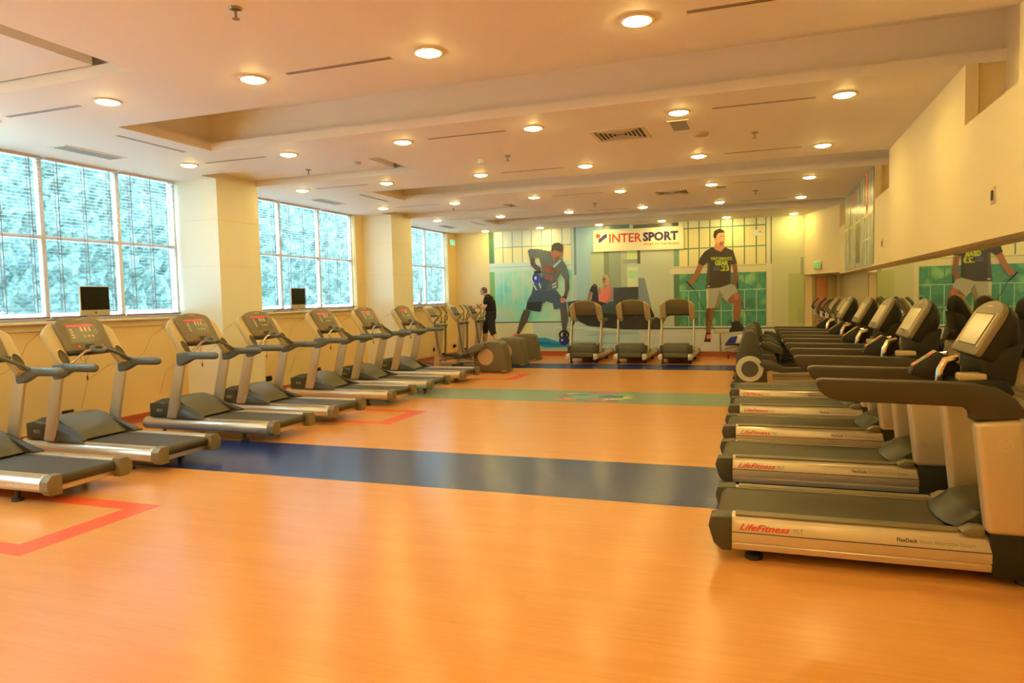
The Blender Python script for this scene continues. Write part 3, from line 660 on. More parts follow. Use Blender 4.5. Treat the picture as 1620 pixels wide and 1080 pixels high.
# ---------------------------------------------------------------- cross trainers
def make_trainer(pal, kind):
    """local +x runs from console to the drum housing"""
    t = thing('cross_trainer', 'x', 'cross trainer', (0, 0, 0), 0, kind)
    post, body, arm, disc_m, disc_in = pal['post'], pal['body'], pal['arm'], pal['disc'], pal['inner']
    big = pal['big']
    H = .94 if big else .66
    if big: pr = [(1.55, .03), (1.58, .50), (1.66, .80), (1.71, .90), (1.77, .935), (1.84, .93), (1.88, .88), (1.97, .50), (2.06, .12), (2.07, .03)]
    else: pr = [(1.40, .03), (1.38, .34), (1.44, .56), (1.58, .64), (1.76, .655), (1.98, .645), (2.04, .60), (2.10, .34), (2.13, .08), (2.13, .03)]
    hw = .17 if big else .19
    if big: pr = [(1.55 + 2.07 - x, z) for x, z in pr][::-1]
    ho = MB().loft([[(1.75 + (x - 1.75) * k, y, z * (1 - .0 * k) if k == 1 else z * .985) for x, z in pr] for y, k in ((-hw, .94), (-hw + .04, 1), (hw - .04, 1), (hw, .94))]).build('drum_housing', body, t, bevel=.012, seg=2)
    cx, cz, r = (1.83, .30, .215) if big else (1.67, .33, .175)
    for s in (-1, 1):
        MB().lathe([(.001, 0), (r, 0), (r * .97, .012 * s), (.001, .014 * s)], (cx, s * (hw + .002), cz), 'y', 32).build('side_disc', disc_m, ho)
        if disc_in: MB().lathe([(.001, 0), (r * .62, 0), (r * .6, .01 * s), (.001, .01 * s)], (cx, s * (hw + .018), cz), 'y', 28).build('disc_centre', disc_in, ho)
        ph = 1 if s < 0 else -1
        y = s * (hw + .075)
        bx, bz = .60 + .07 * ph, .25 + .03 * ph
        # swinging handle: S-curved top, straight shaft
        sh = MB().tube([(.56, y, .98), (.58 + .03 * ph, y, .6), (bx, y, bz)], .024, 10).ell((bx, y, bz), (.04, .04, .04)).build('swing_arm', arm, t)
        MB().tube([(.56, y, .98), (.55, y, 1.08), (.60 + .04 * ph, y * .95, 1.17), (.66 + .05 * ph, y * .92, 1.25), (.62 + .05 * ph, y * .9, 1.33), (.54 + .05 * ph, y * .88, 1.41)], .015, 10).build('handle', arm, sh)
        xa = 1.00 if s < 0 else .54; zp = .345; z1 = (.56 if s < 0 else .50) if not big else (.66 if s < 0 else .40)
        MB().tube([(bx, y, bz), ((bx + xa) / 2, y, (bz + zp) / 2 - .02), (xa + .02, y, zp - .03)], .026, 10).build('pedal_link', arm, t)
        pe = MB().prism([(xa - .03, zp - .06), (xa - .03, zp - .012), (xa + .36, zp - .006), (1.30, z1 - .06), (1.50, z1 + .05), (1.64, z1 + .06), (1.68, z1 - .02), (1.60, z1 - .09), (1.35, z1 - .15), (xa + .38, zp - .07)], 'y', y - .042, y + .042).build('pedal_beam', arm, t, bevel=.012)
        MB().prism([(xa - .04, zp - .012), (xa - .05, zp + .03), (xa - .03, zp + .035), (xa - .02, zp), (xa + .34, zp + .006), (xa + .34, zp - .012)], 'y', y - .07, y + .07).build('foot_plate', M_black, pe, bevel=.004)
    MB().box(.42, 1.46, -.06, .06, .035, .10).build('base_beam', post, t, bevel=.012)
    for x_ in (.40, 2.08): MB().box(x_ - .04, x_ + .05, -.27, .27, .012, .05).build('stabiliser', M_taupe if not big else M_dark, t, bevel=.01)
    for x_ in (.40, 2.08):
        for s in (-1, 1): MB().lathe([(.001, .014), (.03, .014), (.03, 0), (.001, 0)], (x_, s * .24, 0), 'z', 12).build('foot', M_black, t)
    MB().loft([[(.38, -.06, .06), (.52, -.06, .06), (.52, .06, .06), (.38, .06, .06)], [(.50, -.055, .95), (.62, -.055, .95), (.62, .055, .95), (.50, .055, .95)], [(.43, -.07, 1.08), (.55, -.07, 1.06), (.55, .07, 1.06), (.43, .07, 1.08)]]).build('mast', post, t, bevel=.02)
    MB().tube([(.57, -.28, .985), (.57, .28, .985)], .035, 12).build('pivot_axle', arm, t)
    O = Vector((.50, 0, 1.04)); D = Vector((-.5, 0, .866)); Nn = Vector((.866, 0, .5))
    def W(u, v, d=0): p = O + D * v + Nn * d; return (p.x, u, p.z)
    out = [(-.14, 0), (-.20, .10), (-.22, .38), (-.17, .43), (0, .445), (.17, .43), (.22, .38), (.20, .10), (.14, 0)]
    c = MB().loft([[W(u, v, d) for u, v in out] for d in (0, -.06)]).build('console', post if not big else M_taupe, t, bevel=.012)
    MB().loft([[W(u, v, d) for u, v in [(-.15, .19), (.15, .19), (.16, .38), (-.16, .38)]] for d in (.001, .004)]).build('display_panel', M_panel if not big else mat('pale_screen', (0, 0, 0)), c, smooth=False)
    MB().loft([[W(u, v, d) for u, v in [(-.16, .165), (.16, .165), (.16, .18), (-.16, .18)]] for d in (.0, .035)]).build('reading_ledge', M_lip, c, bevel=.002)
    q = [(.56, -.03, 1.05), (.62, -.10, 1.07), (.66, -.15, 1.12), (.66, -.155, 1.2)]
    MB().tube(q, .013, 8).tube([(x, -y, z) for x, y, z in q], .013, 8).build('fixed_grip', M_chrome if big else arm, t)
    return t
palL = dict(post=mat('warm_silver_paint', (.52, .44, .28), .35, .3), body=mat('taupe_housing', (.15, .125, .07), .4), arm=mat('taupe_arm', (.16, .13, .08), .4), disc=mat('beige_disc', (.52, .36, .21), .45), inner=None, big=False)
palR = dict(post=mat('grey_post', (.36, .34, .26), .35, .3), body=mat('slate_housing', (.075, .075, .055), .36), arm=mat('dark_arm', (.06, .055, .04), .38), disc=mat('pale_ring', (.62, .60, .45), .45), inner=mat('slate_centre', (.09, .09, .075), .4), big=True)
eL = make_trainer(palL, 'taupe cross trainers by the windows'); index_kids()
for k, (x, y, l) in enumerate(((-7.10, 13.80, 'taupe cross trainer by the windows, first after the silver treadmills'), (-7.18, 15.2, 'taupe cross trainer by the windows, the middle one of the three'), (-7.28, 16.5, 'taupe cross trainer by the windows with the man exercising on it'))):
    if k == 0: eL.location = (x, y, 0); eL['label'] = l
    else: dup(eL, (x, y, 0), 0, l)
eR = make_trainer(palR, 'dark cross trainers by the mirror'); index_kids()
for k, (x, y, l) in enumerate(((1.73, 12.25, 'dark cross trainer by the mirror, nearest one with its white ringed drum in view'), (1.73, 13.35, 'dark cross trainer by the mirror, second from the treadmills'), (1.71, 14.5, 'dark cross trainer by the mirror, third from the treadmills'), (1.80, 15.7, 'dark cross trainer by the mirror, farthest toward the mural'))):
    if k == 0: eR.location = (x - .07, y, 0); eR.rotation_euler = (0, 0, PI); eR['label'] = l
    else: dup(eR, (x - .07, y, 0), PI, l)

# ---------------------------------------------------------------- monitors on the window sills
def monitor(loc, rz, label):
    t = thing('desktop_monitor', label, 'monitor', loc, rz, 'all-in-one monitors on the sills')
    c = MB().box(-.018, .012, -.205, .205, .055, .415).build('casing', mat('aluminium_shell', (.68, .62, .5), .35, .3), t, bevel=.006)
    MB().box(.0122, .0145, -.197, .197, .122, .407).build('screen', mat('black_screen', (.012, .012, .010), .15), c, smooth=False)
    MB().ell((.0135, 0, .087), (.0015, .011, .012)).ell((.0135, .004, .102), (.0012, .003, .005)).build('chin_emblem', M_black, c)
    MB().loft([[(-.05, -.09, .0), (.055, -.09, .0), (.055, .09, .0), (-.05, .09, .0)], [(-.05, -.09, .008), (.055, -.09, .006), (.055, .09, .006), (-.05, .09, .008)]]).loft([[(-.045, -.085, .006), (-.037, -.085, .006), (-.037, .085, .006), (-.045, .085, .006)], [(-.026, -.075, .14), (-.0185, -.075, .14), (-.0185, .075, .14), (-.026, .075, .14)]]).build('stand', mat('aluminium_shell', (0, 0, 0)), t, bevel=.002)
monitor((-7.83, 6.53, 1.40), 0, 'black screened silver all-in-one monitor on the nearest window sill')
monitor((-7.83, 10.62, 1.40), 0, 'black screened silver all-in-one monitor on the middle window sill')
monitor((-7.757, 15.25, 1.40), .66, 'silver all-in-one monitor turned side-on on the farthest window sill')
def cable(name, pts, label):
    o = MB().tube(pts, .005, 6).build(name, M_dark); tag(o, label, 'cable')
cable('power_cable', [(-7.85, 5.90, 1.406), (-7.84, 6.0, 1.415), (-7.86, 6.12, 1.407), (-7.83, 6.25, 1.412), (-7.86, 6.38, 1.407), (-7.85, 6.45, 1.41)], 'loose dark cable lying on the nearest sill beside the monitor')
cable('power_cable', [(-7.85, 9.95, 1.406), (-7.83, 10.05, 1.42), (-7.85, 10.2, 1.407), (-7.83, 10.3, 1.41)], 'short dark cable on the middle sill beside the monitor')
cable('power_cable', [(-7.86, 14.95, 1.406), (-7.83, 15.02, 1.42), (-7.85, 15.12, 1.407), (-7.83, 15.2, 1.41)], 'short dark cable on the farthest sill beside the side-on monitor')

# ---------------------------------------------------------------- wheeled bench with towel in front of the mural
t = thing('treatment_bench', 'small wheeled bench with a thin metal post against the mural by the dark cross trainers', 'bench', (-.70, 17.35, 0))
MB().box(-.09, .50, -.2, .2, .32, .37).build('seat_pad', M_black, t, bevel=.015)
MB().tube([(-.20, -.05, .002), (-.20, -.05, .60)], .022, 10).build('leg', M_chrome, t)
MB().box(-.34, .00, -.18, .06, .60, .655).build('side_tray', M_beige, t, bevel=.008)
MB().tube([(.42, .05, .05), (.42, .05, .33)], .018, 8).build('leg', M_dark, t)
MB().tube([(-.02, -.12, .10), (.12, -.05, .15), (.3, .05, .33)], .012, 8).tube([(-.20, -.05, .2), (.4, .05, .33)], .012, 8).build('brace', M_chrome, t)
MB().lathe([(.001, -.015), (.045, -.015), (.045, .015), (.001, .015)], (-.02, -.12, .047), 'x', 16).build('castor', M_black, t)
MB().lathe([(.001, -.015), (.045, -.015), (.045, .015), (.001, .015)], (.42, .05, .047), 'x', 16).build('castor', M_black, t)
b = MB(); b.loft([[(-.74, 17.18, .372), (-.36, 17.18, .372), (-.36, 17.5, .372), (-.74, 17.5, .372)], [(-.70, 17.2, .48), (-.38, 17.2, .56), (-.38, 17.48, .57), (-.68, 17.48, .50)]], 0)
b.loft([[(-.775, 17.172, .373), (-.56, 17.172, .373), (-.50, 17.172, .55), (-.67, 17.172, .52)], [(-.775, 17.178, .373), (-.56, 17.178, .373), (-.50, 17.178, .55), (-.67, 17.178, .52)]], 1)
tag(b.build('folded_towel', [mat('white_towel', (.75, .72, .68), .9), mat('blue_towel', (.03, .05, .35), .9)], bevel=.012), 'folded blue and white towel on the black bench pad', 'towel')

# ---------------------------------------------------------------- floor emblem
b = MB(); cx, cy = -2.45, 10.53
def blob(cx, cy, rx, ry, z, m, n=26, wob=.25, seed=1, rot=0):
    r_ = random.Random(seed); pts = []
    for i in range(n):
        a = 2 * PI * i / n; k = 1 + r_.uniform(-wob, wob); x, y = rx * k * math.cos(a), ry * k * math.sin(a)
        pts.append((cx + x * math.cos(rot) - y * math.sin(rot), cy + x * math.sin(rot) + y * math.cos(rot), z))
    b.poly(pts, m)
blob(cx, cy, .50, .38, .0015, 0, 40, .28, 2); blob(cx - .30, cy - .30, .20, .10, .0021, 1, 16, .3, 3); blob(cx + .22, cy - .33, .24, .09, .0022, 2, 16, .3, 4); blob(cx + .12, cy + .33, .26, .09, .0023, 2, 16, .25, 5)
blob(cx + .42, cy + .26, .18, .07, .0024, 3, 14, .2, 6); blob(cx, cy + .02, .44, .27, .0028, 4, 30, .08, 7, .12); blob(cx + .28, cy + .05, .20, .16, .0033, 5, 20, .12, 8); blob(cx - .22, cy + .18, .18, .07, .0035, 5, 16, .2, 9); blob(cx - .42, cy + .02, .10, .14, .0037, 6, 14, .2, 10)
for k in range(5): b.tube([(cx - .28 + k * .10, cy - .05 + .02 * k, .0042), (cx - .25 + k * .10, cy + .08 + .02 * k, .0042), (cx - .22 + k * .10, cy - .04 + .02 * k, .0042)], .008, 5, 7, flat=(1, .1))
b.tube([(cx + .02, cy - .22, .004), (cx + .14, cy - .21, .004), (cx + .22, cy - .19, .004)], .014, 5, 8, flat=(1, .1))
o = b.build('floor_emblem', [mat('em_cream', (.62, .62, .30), .3), mat('em_pink', (.75, .22, .22), .3), mat('em_red', (.72, .10, .08), .3), mat('em_green', (.22, .60, .12), .3), mat('em_teal', (.16, .50, .52), .3), mat('em_blue', (.04, .22, .52), .3), mat('em_brown', (.30, .18, .14), .3), mat('em_white', (.7, .7, .5), .3), mat('em_dark', (.03, .03, .05), .3)], flat=True)
tag(o, 'bright multicoloured splash emblem stuck on the green floor stripe', 'floor sticker')

